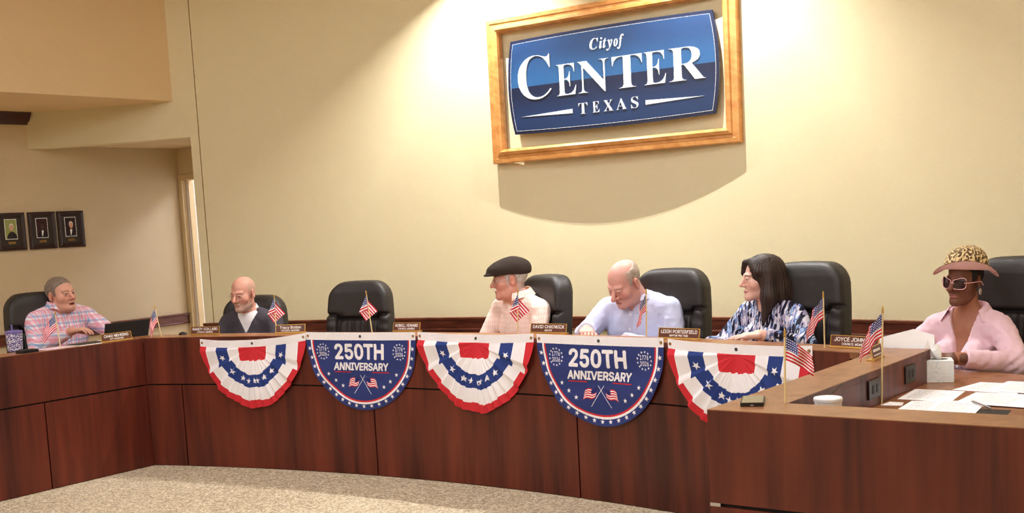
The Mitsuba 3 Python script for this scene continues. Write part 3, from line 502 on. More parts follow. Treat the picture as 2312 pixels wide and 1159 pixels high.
# ---------------------------------------------------------------- small flags on sticks
def flag_fn(p, n, uv):
    u, v = uv.x, uv.y                                     # u along the fly, v down the hoist, 0..1
    k = dr.floor(v * 13); c = dr.select((k - 2 * dr.floor(k / 2)) < .5, mi.Color3f(*C3(204, 40, 62)), mi.Color3f(*C3(246, 240, 242)))
    can = (u < .42) & (v < 7 / 13)
    su, sv = u / .42 * 6, v / (7 / 13) * 5
    d = dr.sqrt(dr.square((su - dr.floor(su) - .5) * .8) + dr.square(sv - dr.floor(sv) - .5))
    return dr.select(can, dr.select(d < .27, mi.Color3f(*C3(238, 238, 246)), mi.Color3f(*C3(42, 52, 118))), c)
scene['flag_cloth'] = two(pr(proc(flag_fn), 0.65, 0.25))
HOIST, FLY = .098, .150
PX = np.array([1.0, 0, 0]); 
def stick_flag(base, top, mode, side, label, az=0.0, fall=60.0, hoist=HOIST, fly=FLY):
    base, top = np.array(base, float), np.array(top, float); ax = (top - base); L = np.linalg.norm(ax); ax /= L
    k = thing('stick_flag', label, 'flag', 'small flags on sticks')
    part(k, 'stick', sweep([base, base + ax * L * .5, base + ax * (L - .02)], .0034, 8), 'stick_wood', 30)
    q = fmat(base + ax * (L - .022), *(lambda e: (e, np.cross(ax, e), ax))(np.cross(ax, [0, 1.0, 0]) / np.linalg.norm(np.cross(ax, [0, 1.0, 0]))))
    part(k, 'finial', moved(lathe([(0, -.002), (.0042, -.002), (.0046, .004), (.0030, .007), (.0040, .012), (.0032, .019), (.0006, .027), (0, .0275)], 12), q), 'gold', True)
    x = np.array([math.cos(az), math.sin(az), 0]) * side; y = np.cross(UP, x)
    o = base + ax * (L - .024)
    nu, nv = 40, 22; u, v = np.meshgrid(np.linspace(0, 1, nu), np.linspace(0, 1, nv), indexing='ij')
    if mode == 'fold':                                    # the hoist panel hangs left of the stick, the fly is folded back behind it to the right
        w = u * v; Pn = lambda a_, b_, dy: o + a_[..., None] * PX + b_[..., None] * UP + dy[..., None] * np.array([0, 1.0, 0])
        a1 = v * (.004 * (1 - u) - .052 * u); b1 = v * (-.092 * (1 - u) - .103 * u)
        P1 = Pn(a1, b1, -.006 + .004 * np.sin(u * 6) * v); uv1 = np.stack([.52 * u * v, v * (.86 - .10 * u)], -1)
        cs = [(.004, -.030), (.062, -.102), (-.014, -.160), (-.052, -.103)]
        a2 = (1 - u) * (1 - v) * cs[0][0] + u * (1 - v) * cs[1][0] + u * v * cs[2][0] + (1 - u) * v * cs[3][0]; b2 = (1 - u) * (1 - v) * cs[0][1] + u * (1 - v) * cs[1][1] + u * v * cs[2][1] + (1 - u) * v * cs[3][1]
        P2 = Pn(a2, b2, .004 + .004 * np.sin(v * 7 + u * 3)); uv2 = np.stack([.46 + .54 * u, v], -1)
        F_ = tri(grid_faces(nu, nv)); part(k, 'cloth', trimesh.Trimesh(np.vstack([P1.reshape(-1, 3), P2.reshape(-1, 3)]), np.vstack([F_, F_ + nu * nv]), process=False), 'flag_cloth', True, uv=np.vstack([uv1.reshape(-1, 2), uv2.reshape(-1, 2)])); return
    else:                                                 # hanging, the fly end falling towards the ground
        a = np.radians(np.interp(u, [0, .35, 1], [fall * .55, fall, fall * 1.12]))
        cx = np.cumsum(np.cos(a), 0) * fly / nu; cz = np.cumsum(np.sin(a), 0) * fly / nu
        rip = (.010 * np.sin(u * 9 + v * 3) + .004 * np.sin(u * 19 + 2)) * np.clip(u * 3, 0, 1)
        P = o + cx[..., None] * x + (-(cz + v * hoist * (1 - .12 * u)))[..., None] * UP + (v * hoist)[..., None] * (UP - ax) + rip[..., None] * y
        P = P + (cx * .35 * np.sin(v * 2.2))[..., None] * x * .25
    part(k, 'cloth', trimesh.Trimesh(P.reshape(-1, 3), tri(grid_faces(nu, nv)), process=False), 'flag_cloth', True, uv=np.stack([u, v], -1).reshape(-1, 2))
stick_flag((-2.602, 7.379, ZT), (-2.618, 7.379, 1.088), 'hang', -1, 'small flag on a stick in front of the man in plaid', .2, 52, .085, .13)
stick_flag((-2.090, 7.838, ZT), (-2.119, 7.838, 1.062), 'hang', -1, 'small flag on a leaning stick left of the corner of the desk, beside the laptop', .3, 70, .088, .125)
stick_flag((-1.278, 7.543, ZT), (-1.274, 7.543, 1.108), 'fold', -1, 'small folded flag on a stick right of the bald man in grey')
stick_flag((-0.640, 7.240, ZT), (-0.662, 7.240, 1.112), 'fold', -1, 'small folded flag on a stick before the empty black chair')
stick_flag((0.232, 6.655, ZT), (0.244, 6.655, 1.105), 'fold', -1, 'small folded flag on a stick before the man in the flat cap')
stick_flag((0.876, 6.093, ZT), (0.884, 6.093, 1.100), 'hang', -1, 'small flag on a stick before the man in the light blue shirt', .5, 66, .085, .13)
stick_flag((1.534, 5.202, ZT), (1.533, 5.202, 1.104), 'hang', -1, 'small flag on a stick before the chair of the dark haired woman', .3, 56, .092, .14)
stick_flag((.984, 3.797, ZW), (.992, 3.797, 1.097), 'hang', 1, 'foreground stick flag at the inner corner of the right desk wing', -.2, 40, .075, .105)
stick_flag((1.5325, 4.475, ZW), (1.5435, 4.475, 1.091), 'hang', -1, 'stick flag against the inner desk wall, left of the woman in pink', .2, 52, .092, .135)

# ---------------------------------------------------------------- nameplates
def nameplate(c, x, line1, line2, label, w=.235, h1=.0175, tilt=-12, z=ZT):
    x = np.array(x, float); x /= np.linalg.norm(x); back = np.cross(UP, x)      # back: away from the reader
    k = thing('nameplate', label, 'nameplate', 'desk nameplates'); c = np.array([c[0], c[1], z])
    t = math.radians(-tilt); upv = UP * math.cos(t) + back * math.sin(t); nf = np.cross(x, upv)
    part(k, 'base', cat([oriented(c, x, back, (-w / 2, -.008, 0), (w / 2, .026, .006), .0012)]), 'gold')
    o = c + UP * .006
    part(k, 'plate', prism(sbox(-w / 2 + .003, 0, w / 2 - .003, .048), o, x, upv, -.0015, .0015), 'plate_brown')
    fr = Polygon([(-w / 2, 0), (w / 2, 0), (w / 2, .051), (-w / 2, .051)], [[(-w / 2 + .0035, .003), (w / 2 - .0035, .003), (w / 2 - .0035, .048), (-w / 2 + .0035, .048)]])
    part(k, 'rim', prism(fr, o, x, upv, -.002, .0026), 'gold')
    for s, hh, y0 in ((line1, h1, .024), (line2, .0098, .008)):
        if not s:
            part(k, 'worn_print', prism(sbox(-w * .34, y0 + .002, w * .34, y0 + hh * .7), o, x, upv, .0012, .0024), 'white_ink'); continue
        m = text(s, hh, .0012, True); ww = m.bounds[1][0] - m.bounds[0][0]; mx = w - .03
        if ww > mx: m.apply_scale([mx / ww, 1, 1]); ww = mx
        m.apply_translation([-m.bounds[0][0] - ww / 2, y0, .0012]); part(k, 'lettering', moved(m, fmat(o, x, upv, nf)), 'white_ink')
np_at = lambda a, R: pol(R, a)
nameplate((-2.331, 7.658), (.46, .30, 0) if False else D1, 'CHAD NEHRING', 'CITY MANAGER', 'brown nameplate before the laptop of the man in plaid', .232)
nameplate((-1.784, 7.764), et(67.7), 'RANDY COLLARD', 'COUNCIL MEMBER', 'brown nameplate left of the bald man in grey', .225)
nameplate((-1.182, 7.505), (.144, -.03, 0), 'Tracy Bolton', 'COUNCIL MEMBER', 'brown nameplate with rounded lower case lettering between two flags', .20)
nameplate((-.425, 7.158), et(57.4), 'HOWELL HOWARD', 'COUNCIL MEMBER', 'brown nameplate right of the empty black chair', .20)
nameplate((.397, 6.545), et(50.4), 'DAVID CHADWICK', 'MAYOR', 'brown nameplate right of the man in the flat cap', .245)
nameplate((1.005, 5.880), et(44.0), 'LEIGH PORTERFIELD', 'MAYOR PRO TEM', 'brown nameplate right of the man in the light blue shirt', .25)
nameplate((1.634, 5.112), et(37.0), 'JOYCE JOHNSON', 'COUNCIL MEMBER', 'brown nameplate half hidden by a flag, left of the woman in pink', .245)
nameplate((1.612, 4.742), (.20, .30, 0), None, None, 'small nameplate standing slantwise on the long ledge of the right desk wing', .15)

# ---------------------------------------------------------------- things on the desks
DM = lambda s, t, z=ZW: R0 + D2 * s + D1 * t + UP * z
def sheet(name, corners, z, label, cat_='paper', mt='paper', lines=True, group=None, th=.0012):
    k = thing(name, label, cat_, group or ('loose printed sheets' if name == 'paper_sheet' else None)); o = DM(0, 0, z); part(k, 'page', prism(Polygon(corners), o, D2, D1, 0, th) if np.cross(D2, D1)[2] > 0 else prism(Polygon([(t, s) for s, t in corners]), o, D1, D2, 0, th), mt)
    if lines:
        c = np.array(corners); P = lambda a, b: c[0] * (1 - a) * (1 - b) + c[1] * (1 - a) * b + c[2] * a * b + c[3] * a * (1 - b)
        rng = np.random.default_rng(int(z * 1e5) % 97); ps = []
        for i in range(13):
            b = .9 - i * .062; a1 = .12 + rng.uniform(.45, .76); ps.append(LineString([P(.12, b), P(a1, b)]).buffer(.0011))
        part(k, 'printed_lines', prism(unary_union(ps), DM(0, 0, z + th), D2, D1, 0, .0002), 'ink', kind='stuff')
e = .0004
sheet('paper_sheet', [(.214, 1.175), (.198, 1.439), (.395, 1.435), (.418, 1.172)], ZW + e, 'printed sheet lying alone nearest the long ledge wall')
sheet('paper_sheet', [(.292, .925), (.277, 1.150), (.44, 1.20), (.47, .91)], ZW + e, 'printed sheet at the near left of the papers', lines=True)
sheet('paper_sheet', [(.396, .925), (.372, 1.172), (.54, 1.20), (.57, .92)], ZW + .0022, 'printed sheet overlapping the near left sheet')
sheet('paper_sheet', [(.44, 1.13), (.446, 1.400), (.66, 1.400), (.70, 1.10)], ZW + .004, 'large printed sheet under the silver pen')
sheet('paper_sheet', [(.338, 1.46), (.384, 1.690), (.55, 1.68), (.593, 1.42)], ZW + e, 'printed sheet nearest the woman in pink')
sheet('paper_sheet', [(.470, 1.46), (.481, 1.735), (.69, 1.72), (.68, 1.43)], ZW + .0022, 'printed sheet at the far right of the papers')
sheet('paper_slip', [(.202, 1.017), (.208, 1.107), (.263, 1.103), (.279, 1.032)], ZW + e, 'small paper slip at the foot of the inner desk wall', lines=False)
sheet('dark_folder', [(.43, .90), (.42, 1.05), (.66, 1.06), (.68, .89)], ZW + .0001, 'dark folder showing under the near papers', 'folder', 'black_matte', False, th=.0003)
def rod(p0, p1, r, key, name, label, category, tip=None):
    k = thing(name, label, category); p0, p1 = np.array(p0, float), np.array(p1, float); d = (p1 - p0)
    part(k, 'barrel', sweep([p0 + d * t for t in (0, .03, .5, .9, 1)], [r * .4, r, r, r, r * .5], 10), key, 30)
    part(k, 'tip', sweep([p0 - d * .04, p0 - d * .02, p0], [r * .1, r * .25, r * .4], 8), tip or 'silver', 30); return k
rod(DM(.500, 1.150, ZW + .0105), DM(.600, 1.02, ZW + .0105), .0045, 'silver', 'pen', 'silver pen lying on the papers', 'pen', 'black_plastic')
CUP = DM(.262, .353, ZW + .0) ; CH = .016
k = thing('foam_cup', 'lidded white foam cup behind the near ledge of the right desk wing', 'cup')
part(k, 'cup', moved(lathe([(0, 0), (.034, 0), (.0365, .004), (.0445, .112 + CH), (.0445, .114 + CH), (0, .114 + CH)], 40), tr(CUP)), 'foam_white', 35)
part(k, 'lid', moved(lathe([(.0448, .108), (.047, .109), (.047, .117), (.0445, .1205), (.040, .121), (.039, .119), (0, .119)], 40), tr(CUP + UP * CH)), 'foam_white', 35)
k = thing('stir_stick', 'dark stir stick leaning out behind the white foam cup', 'stick')
part(k, 'shaft', sweep([CUP + D1 * .030 + D2 * -.012 + UP * .110, CUP + D1 * .046 + D2 * -.014 + UP * .134, CUP + D1 * .20 + D2 * -.030 + UP * .150], .003, 8), 'black_plastic', 30)
# phone
k = thing('mobile_phone', 'dark mobile phone lying on the near ledge corner', 'phone')
ph = [(.020, .236), (.090, .240), (.150, .082), (.078, .080)]
pc = np.mean(ph, 0); pdir = np.array([.066, -.160]); pdir /= np.linalg.norm(pdir); pa = D2 * pdir[0] + D1 * pdir[1]; pb = np.cross(UP, pa)
rr_ = sbox(-.066, -.029, .066, .029).buffer(.008)
po = DM(pc[0], pc[1], ZT)
part(k, 'case', prism(rr_, po, pa, pb, 0, .0125), 'black_plastic'); part(k, 'screen', prism(rr_.buffer(-.004), po, pa, pb, .0122, .0132), 'screen_glass')
part(k, 'charging_port', oriented(po + pa * .0735 + UP * .0047, pa, pb, (0, -.005, -.0014), (.0008, .005, .0014)), 'silver')
# outlets in the inner wall
for t0, lab in ((.917, 'black outlet plate in the inner desk wall, nearer the cup'), (1.335, 'black outlet plate in the inner desk wall, nearer the tissue box')):
    k = thing('outlet_plate', lab, 'outlet', 'outlets in the inner desk wall'); o = DM(W + .0002, t0, .752)
    part(k, 'plate', oriented(o, D1, D2, (0, 0, 0), (.122, .007, .072), .002), 'black_plastic')
    for q in (.032, .074):
        part(k, 'socket', oriented(o, D1, D2, (q, .006, .020), (q + .020, .0085, .052), .001), 'black_matte')
# tissue box
k = thing('tissue_box', 'white and blue patterned tissue box at the end of the desk wall', 'tissue box')
def tissue_fn(p, n, uv):
    a = fbm(p.x * 40, p.y * 40 + p.z * 13, p.z * 40, 2); l = dr.abs(a - .5)
    return mix(C3(196, 212, 218), C3(234, 238, 234), smoothstep(.0, .03, l))
scene['tissue_box_paper'] = two(pr(proc(tissue_fn), .6, .3)); plain('tissue_white', (250, 250, 248), .85, .1)
TO = np.array([1.871, 4.919, ZW]); TX = np.array([.90, -.43, 0]) ; TX = np.array([.0965, -.005, 0]) / .0967; TX = np.array([math.cos(-.30), math.sin(-.30), 0]); TY = np.cross(UP, TX)
part(k, 'box', oriented(TO, TX, TY, (.004, 0, 0), (.112, .112, .094), .002), 'tissue_box_paper')
part(k, 'slot', prism(affinity.scale(Point(.058, .056).buffer(1, 16), .036, .022), TO, TX, TY, .0935, .0945), 'black_matte')
rng = np.random.default_rng(3)
gu, gv = np.meshgrid(np.linspace(0, 1, 26), np.linspace(0, 1, 16), indexing='ij')
ang_ = gu * 2 * np.pi; rad_ = .010 + .030 * gv * (1 - .55 * gv) + .007 * np.sin(ang_ * 5) * gv
tz = .088 + .062 * gv * (1 + .25 * np.sin(ang_ * 2 + .5)) - .012 * np.sin(ang_ * 3) * gv
tp = TO + ((.058 - .028 * gv + rad_ * np.cos(ang_)))[..., None] * TX + (.056 + rad_ * .6 * np.sin(ang_))[..., None] * TY + tz[..., None] * UP
part(k, 'tissue', trimesh.Trimesh(tp.reshape(-1, 3), tri(grid_faces(26, 16)), process=False), 'tissue_white', True)
# folded paper on the ledge end
k = thing('folded_paper', 'folded white paper standing behind the end of the right desk ledge', 'paper')
fo = np.array([1.800, 5.035, ZW]); fx = np.array([.885, -.466, 0]); fy = np.cross(UP, fx)
def bent(poly, o, x, y):  return prism(Polygon(poly), o, x, y, 0, .001)
fv = np.array([(-.10, 0, 0), (.15, 0, 0), (.14, .05, .19), (.055, .06, .215), (-.09, .05, .178), (-.10, .13, 0), (.15, .13, 0)])
fvw = fo + fv[:, :1] * fx + fv[:, 1:2] * fy + fv[:, 2:] * UP
part(k, 'leaf', trimesh.Trimesh(fvw, [[0, 1, 2], [0, 2, 3], [0, 3, 4]], process=False), 'paper'); part(k, 'leaf', trimesh.Trimesh(fvw + np.array([0, 0, .0005]), [[5, 2, 6], [5, 3, 2], [5, 4, 3]], process=False), 'paper')
# left wing: laptop, tumbler, magazine, sheet, black case; puck by the first nameplate
LM = lambda a, b, z: A0 + LD * a + LN * b + UP * z
k = thing('laptop', 'open black laptop behind the nameplate of the man in plaid', 'laptop')
lt = math.radians(14); lup = UP * math.cos(lt) + LN * -math.sin(lt)
lo = LM(0, .30, ZW)
part(k, 'keyboard_base', oriented(lo, LD, LN, (-.245, .0, 0), (.105, .235, .016), .003), 'black_matte')
part(k, 'screen_lid', prism(sbox(-.245, .0, .105, .232).buffer(.0), lo + UP * .014, LD, lup, -.005, .004), 'black_matte')
part(k, 'display', prism(sbox(-.235, .012, .095, .222), lo + UP * .014, LD, lup, -.0062, -.0052) if np.cross(LD, lup) @ LN < 0 else prism(sbox(-.235, .012, .095, .222), lo + UP * .014, LD, lup, .0042, .0052), 'screen_glass')
k = thing('tumbler', 'purple glitter tumbler with straw on the left desk ledge', 'tumbler')
def glitter_fn(p, n, uv):
    r = fbm(p.x * 190, p.y * 190, p.z * 190, 2) * 1.6 - .3
    return dr.select(r > .62, mi.Color3f(*C3(240, 236, 240)), dr.select(r > .45, mi.Color3f(*C3(148, 138, 178)), mi.Color3f(*C3(84, 78, 132))))
scene['glitter'] = two(pr(proc(glitter_fn), .3, .6))
tb = np.array([-2.872, 7.345, ZT])
part(k, 'body', moved(lathe([(0, 0), (.042, 0), (.0445, .003), (.050, .112), (.050, .114), (0, .114)], 32), tr(tb)), 'glitter', 35)
part(k, 'lid', moved(lathe([(0, .114), (.052, .114), (.053, .122), (.050, .127), (.03, .131), (0, .131)], 32), tr(tb)), 'purple_plastic', 35)
part(k, 'straw', sweep([tb + UP * .12 + PX * -.008, tb + UP * .165 + PX * -.010], .0055, 10), 'purple_plastic', 30)
k = thing('phone_case', 'flat black case lying before the purple tumbler', 'case')
part(k, 'body', prism(sbox(-.052, -.03, .052, .03).buffer(.006), LM(.80, .055, ZT), LD, LN, -.018, 0) if np.cross(LD, LN)[2] < 0 else prism(sbox(-.052, -.03, .052, .03).buffer(.006), LM(.80, .055, ZT), LD, LN, 0, .018), 'black_plastic')
part(k, 'lid_line', prism(sbox(-.05, -.028, .05, .028).buffer(.004), LM(.80, .055, ZT + .018), LN, LD, 0, .0008), 'black_matte')
k = thing('magazine', 'dark covered magazine on the ledge before the man in plaid', 'magazine')
part(k, 'pages', prism(sbox(-.13, -.085, .13, .085), LM(.33, .10, ZT), (-LD), LN, 0, .004), 'paper'); part(k, 'cover', prism(sbox(-.128, -.075, .10, .083), LM(.33, .10, ZT + .004), (-LD), LN, 0, .0012), 'mat_grey')
plain('pink_paper', (226, 204, 214), .35, .5)
k = thing('glossy_sheet', 'pale pink glossy sheet left of the magazine on the left ledge', 'paper'); part(k, 'page', prism(sbox(-.10, -.075, .10, .075), LM(.585, .10, ZT), (-LD), LN, 0, .001), 'pink_paper')
k = thing('computer_mouse', 'black mouse on the ledge left of the first curved desk nameplate', 'mouse')
part(k, 'shell', moved(trimesh.creation.icosphere(3), fmat(pol(8.215, 69.15, ZT + .002), et(69) * .030, er(69) * .019, UP * .016)), 'black_plastic', True)
k2 = part(k, 'wheel', moved(trimesh.creation.icosphere(2), fmat(pol(8.215, 69.15, ZT + .0165), et(69) * .005, er(69) * .002, UP * .0025)), 'black_matte', True)

# ---------------------------------------------------------------- smooth solids: distance fields meshed by surface nets
def smin(a, b, k): h = np.clip(.5 + .5 * (b - a) / k, 0, 1); return b * (1 - h) + a * h - k * h * (1 - h)
def smax(a, b, k): return -smin(-a, -b, k)
def sph(P, c, r): return np.linalg.norm(P - np.array(c), axis=1) - r
def ell(P, c, r, rot=None):
    q = P - np.array(c)
    if rot is not None: q = q @ rot
    r = np.array(r, float); a = np.linalg.norm(q / r, axis=1); b = np.linalg.norm(q / r ** 2, axis=1)
    return a * (a - 1) / np.maximum(b, 1e-9)
def cap(P, a, b, ra, rb=None):
    a, b = np.array(a, float), np.array(b, float); rb = ra if rb is None else rb
    d = b - a; t = np.clip((P - a) @ d / max(d @ d, 1e-12), 0, 1); return np.linalg.norm(P - a - t[:, None] * d, axis=1) - (ra + (rb - ra) * t)
def rbox(P, c, h, r, rot=None):
    q = P - np.array(c)
    if rot is not None: q = q @ rot
    q = np.abs(q) - (np.array(h) - r); return np.linalg.norm(np.maximum(q, 0), axis=1) + np.minimum(q.max(1), 0) - r
def sdf_mesh(fn, lo, hi, h, k=4):
    lo, hi = np.array(lo, float), np.array(hi, float); nb = np.ceil((hi - lo) / (h * k)).astype(int); n = nb * k + 1
    ax = [lo[i] + np.arange(n[i]) * h for i in range(3)]
    cen = np.stack(np.meshgrid(*[lo[i] + (np.arange(nb[i]) + .5) * h * k for i in range(3)], indexing='ij'), -1)
    dc = fn(cen.reshape(-1, 3)).reshape(nb); near = np.abs(dc) < h * k * 1.9
    D = np.full(n, 1.0); 
    D[:-1, :-1, :-1] = np.repeat(np.repeat(np.repeat(np.where(dc < 0, -1., 1.), k, 0), k, 1), k, 2)
    need = np.zeros(n, bool); bi = np.argwhere(near)
    off = np.stack(np.meshgrid(*[np.arange(k + 1)] * 3, indexing='ij'), -1).reshape(-1, 3)
    idx = (bi[:, None, :] * k + off[None]).reshape(-1, 3); need[idx[:, 0], idx[:, 1], idx[:, 2]] = True
    I = np.argwhere(need); pts = np.stack([ax[0][I[:, 0]], ax[1][I[:, 1]], ax[2][I[:, 2]]], 1)
    D[need] = fn(pts)
    s = D < 0; c = np.zeros(np.array(n) - 1, int)
    for a in np.ndindex(2, 2, 2): c += s[a[0]:n[0] - 1 + a[0], a[1]:n[1] - 1 + a[1], a[2]:n[2] - 1 + a[2]]
    act = (c > 0) & (c < 8); vid = np.full(act.shape, -1); A = np.argwhere(act); vid[act] = np.arange(len(A))
    V = np.zeros((len(A), 3)); W = np.zeros(len(A))
    cor = list(np.ndindex(2, 2, 2))
    for i, p in enumerate(cor):
        for q in cor[i + 1:]:
            if sum(abs(x - y) for x, y in zip(p, q)) != 1: continue
            d0, d1 = D[tuple((A + p).T)], D[tuple((A + q).T)]; m = (d0 < 0) != (d1 < 0); t = np.where(m, d0 / np.where(m, d0 - d1, 1), 0)[:, None]
            V += np.where(m[:, None], np.array(p) * (1 - t) + np.array(q) * t, 0); W += m
    V = lo + (A + V / W[:, None]) * h; F = []
    for axis in range(3):
        o1, o2 = (axis + 1) % 3, (axis + 2) % 3
        sl = [slice(1, m - 1) for m in n]; sl[axis] = slice(0, n[axis] - 1); s0 = s[tuple(sl)]
        sl2 = list(sl); sl2[axis] = slice(1, n[axis]); s1 = s[tuple(sl2)]
        E = np.argwhere(s0 != s1); 
        if not len(E): continue
        flip = s0[tuple(E.T)]; base = E.copy(); base[:, o1] += 1; base[:, o2] += 1
        def vv(a, b): q = base.copy(); q[:, o1] -= a; q[:, o2] -= b; return vid[tuple(q.T)]
        Q = np.stack([vv(1, 1), vv(0, 1), vv(0, 0), vv(1, 0)], 1); Q = np.where(flip[:, None], Q, Q[:, ::-1]); F.append(Q)
    F = np.vstack(F); F = F[(F >= 0).all(1)]
    return trimesh.Trimesh(V, tri(F), process=False)
def swarp(P, a, f, seed=0): return (meshkit.fbm(P * f + seed, 3) - .5) * a

# ---------------------------------------------------------------- chairs
def leather_bump(p, n, uv): return noise(p.x * 260, p.y * 260, p.z * 260) + fbm(p.x * 18, p.y * 18, p.z * 18, 2) * 2
scene['leather'] = two({'type': 'bumpmap', 'arbitrary': proc(leather_bump, 1e-3), 'scale': 0.0006, 'bsdf': pr(srgb(40, 36, 35), 0.5, 0.45)})
def back_sdf(P):
    x, z = P[:, 0], P[:, 2]; y = P[:, 1] + .10 * (z - .55)          # leaning back
    zt = z + .022 * (x / .29) ** 2
    q = np.stack([np.abs(x) - (.278 - .028 * np.clip((zt - .8) / .35, 0, 1) ** 2 - .05) - .02, np.abs(zt - .80) - .345], 1) + .105
    d2 = np.linalg.norm(np.maximum(q, 0), axis=1) + np.minimum(q.max(1), 0) - .105
    ax = np.abs(x); e = np.clip((ax - .145) / .03, 0, 1); zc = .888 + .028 * e * e * (3 - 2 * e)
    low = 1 / (1 + np.exp((z - zc) / .006)); side = 1 / (1 + np.exp((.158 - ax) / .006))
    f = .034 * (1 - low) * np.cos(np.clip(x / .30, -1.4, 1.4)) * np.clip((1.17 - z) / .1, 0, 1) ** .5 + low * (.020 + .012 * side)
    f -= .030 * np.exp(-((z - zc) / .011) ** 2) + low * .026 * np.exp(-((ax - .158) / .009) ** 2)
    f -= .022 * np.exp(-((ax - .15) ** 2 + (z - .89) ** 2) / .0012)
    wob = .02 * np.sin(x * 21 + z * 7)
    f += low * side * (.0028 * np.sin((z + wob * .6) * 95 + ax * 20)) + low * (1 - side) * (-.012 * np.exp(-((x + .05 + wob * .3) / .007) ** 2) - .012 * np.exp(-((x - .055 - wob * .3) / .007) ** 2) + .003 * np.sin(x * 120))
    yc = y + .030 * (x / .28) ** 2 * -1
    front, backd = yc - (.035 + f), -yc - .075
    dy = np.maximum(front, backd)
    return smax(d2, dy, .045) * .8
_back = sdf_mesh(back_sdf, (-.34, -.26, .40), (.34, .16, 1.20), .0075)
def pip_sdf_line(s):
    zz = np.linspace(.52, 1.13, 40); return zz
_seat = sdf_mesh(lambda P: smax(rbox(P, (0, .10, .455), (.27, .27, .07), .06), P[:, 2] - .52 - .012 * np.cos(P[:, 0] * 6) * np.cos((P[:, 1] - .1) * 6), .03), (-.30, -.2, .36), (.30, .40, .56), .012)
_arm = [cat([moved(trimesh.convex.convex_hull(np.vstack([trimesh.creation.icosphere(1, .026).vertices * [1, 1, .8] + v for v in ((0, .28, .655), (0, -.02, .66))])), tr((s * .315, 0, 0)))]) for s in (-1, 1)]
_armpost = [sweep([(s * .315, .24, .65), (s * .315, .26, .56), (s * .29, .18, .44), (s * .20, .10, .40)], .016, 10) for s in (-1, 1)]
_col = cat([sweep([(0, .08, .10), (0, .08, .40)], .027, 16), bbox((-.12, -.03, .372), (.12, .19, .395), .006)])
_legs = [cat([trimesh.convex.convex_hull(np.array([(c * r_ - s * w, .08 + s * r_ + c * w, z) for r_, w_, z0, z1 in ((.03, .03, .07, .12), (.30, .018, .065, .085)) for w in (-w_, w_) for z in (z0, z1)]))]) for c, s in [(math.cos(a), math.sin(a)) for a in np.arange(5) * 2 * np.pi / 5 + .3]]
_casters = [moved(trimesh.creation.cylinder(.028, .04, sections=20), tr((.29 * math.cos(a), .08 + .29 * math.sin(a), .0285)) @ rz(a) @ rx(math.pi / 2)) for a in np.arange(5) * 2 * np.pi / 5 + .3]
_CP = {}
def chair(x, y, az, dz, label, tilt=0.0):
    k = thing('office_chair', label, 'chair', 'black leather chairs along the desk')
    m = tr((x, y, 0)) @ rz(math.radians(az - 90)) @ tr((0, .17, 0))
    for name, meshes, b, sm, mv in (('backrest', [_back], 'leather', True, dz), ('seat', [_seat], 'leather', True, dz), ('armrest', _arm, 'leather', True, dz), ('arm_post', _armpost, 'black_plastic', 30, dz), ('column', [_col], 'black_plastic', 30, 0), ('leg', _legs, 'black_plastic', False, 0), ('caster', _casters, 'black_matte', 30, 0)):
        for i, q in enumerate(meshes):
            if (name, i) not in _CP: _CP[name, i] = mikit.ply(q, b, smooth=sm)
            scene[numbered(k + '__' + name)] = {**_CP[name, i], 'to_world': T(m @ tr((0, 0, mv)))}
    return k
chair(-3.14, 8.37, -46, .035, 'black leather chair behind the man in plaid, leftmost of all')
chair(-1.565, 8.72, -104, -.09, 'black leather chair behind the bald man in grey')
chair(-.735, 8.32, -114, -.01, 'empty black leather chair')
chair(.57, 7.56, -152, -.005, 'black leather chair turned sideways behind the man in the flat cap')
chair(1.25, 7.07, -130, .015, 'black leather chair behind the man in the light blue shirt')
chair(1.855, 6.345, -137, .045, 'black leather chair behind the dark haired woman')
chair(2.70, 5.70, -143, .045, 'black leather chair behind the woman in pink')

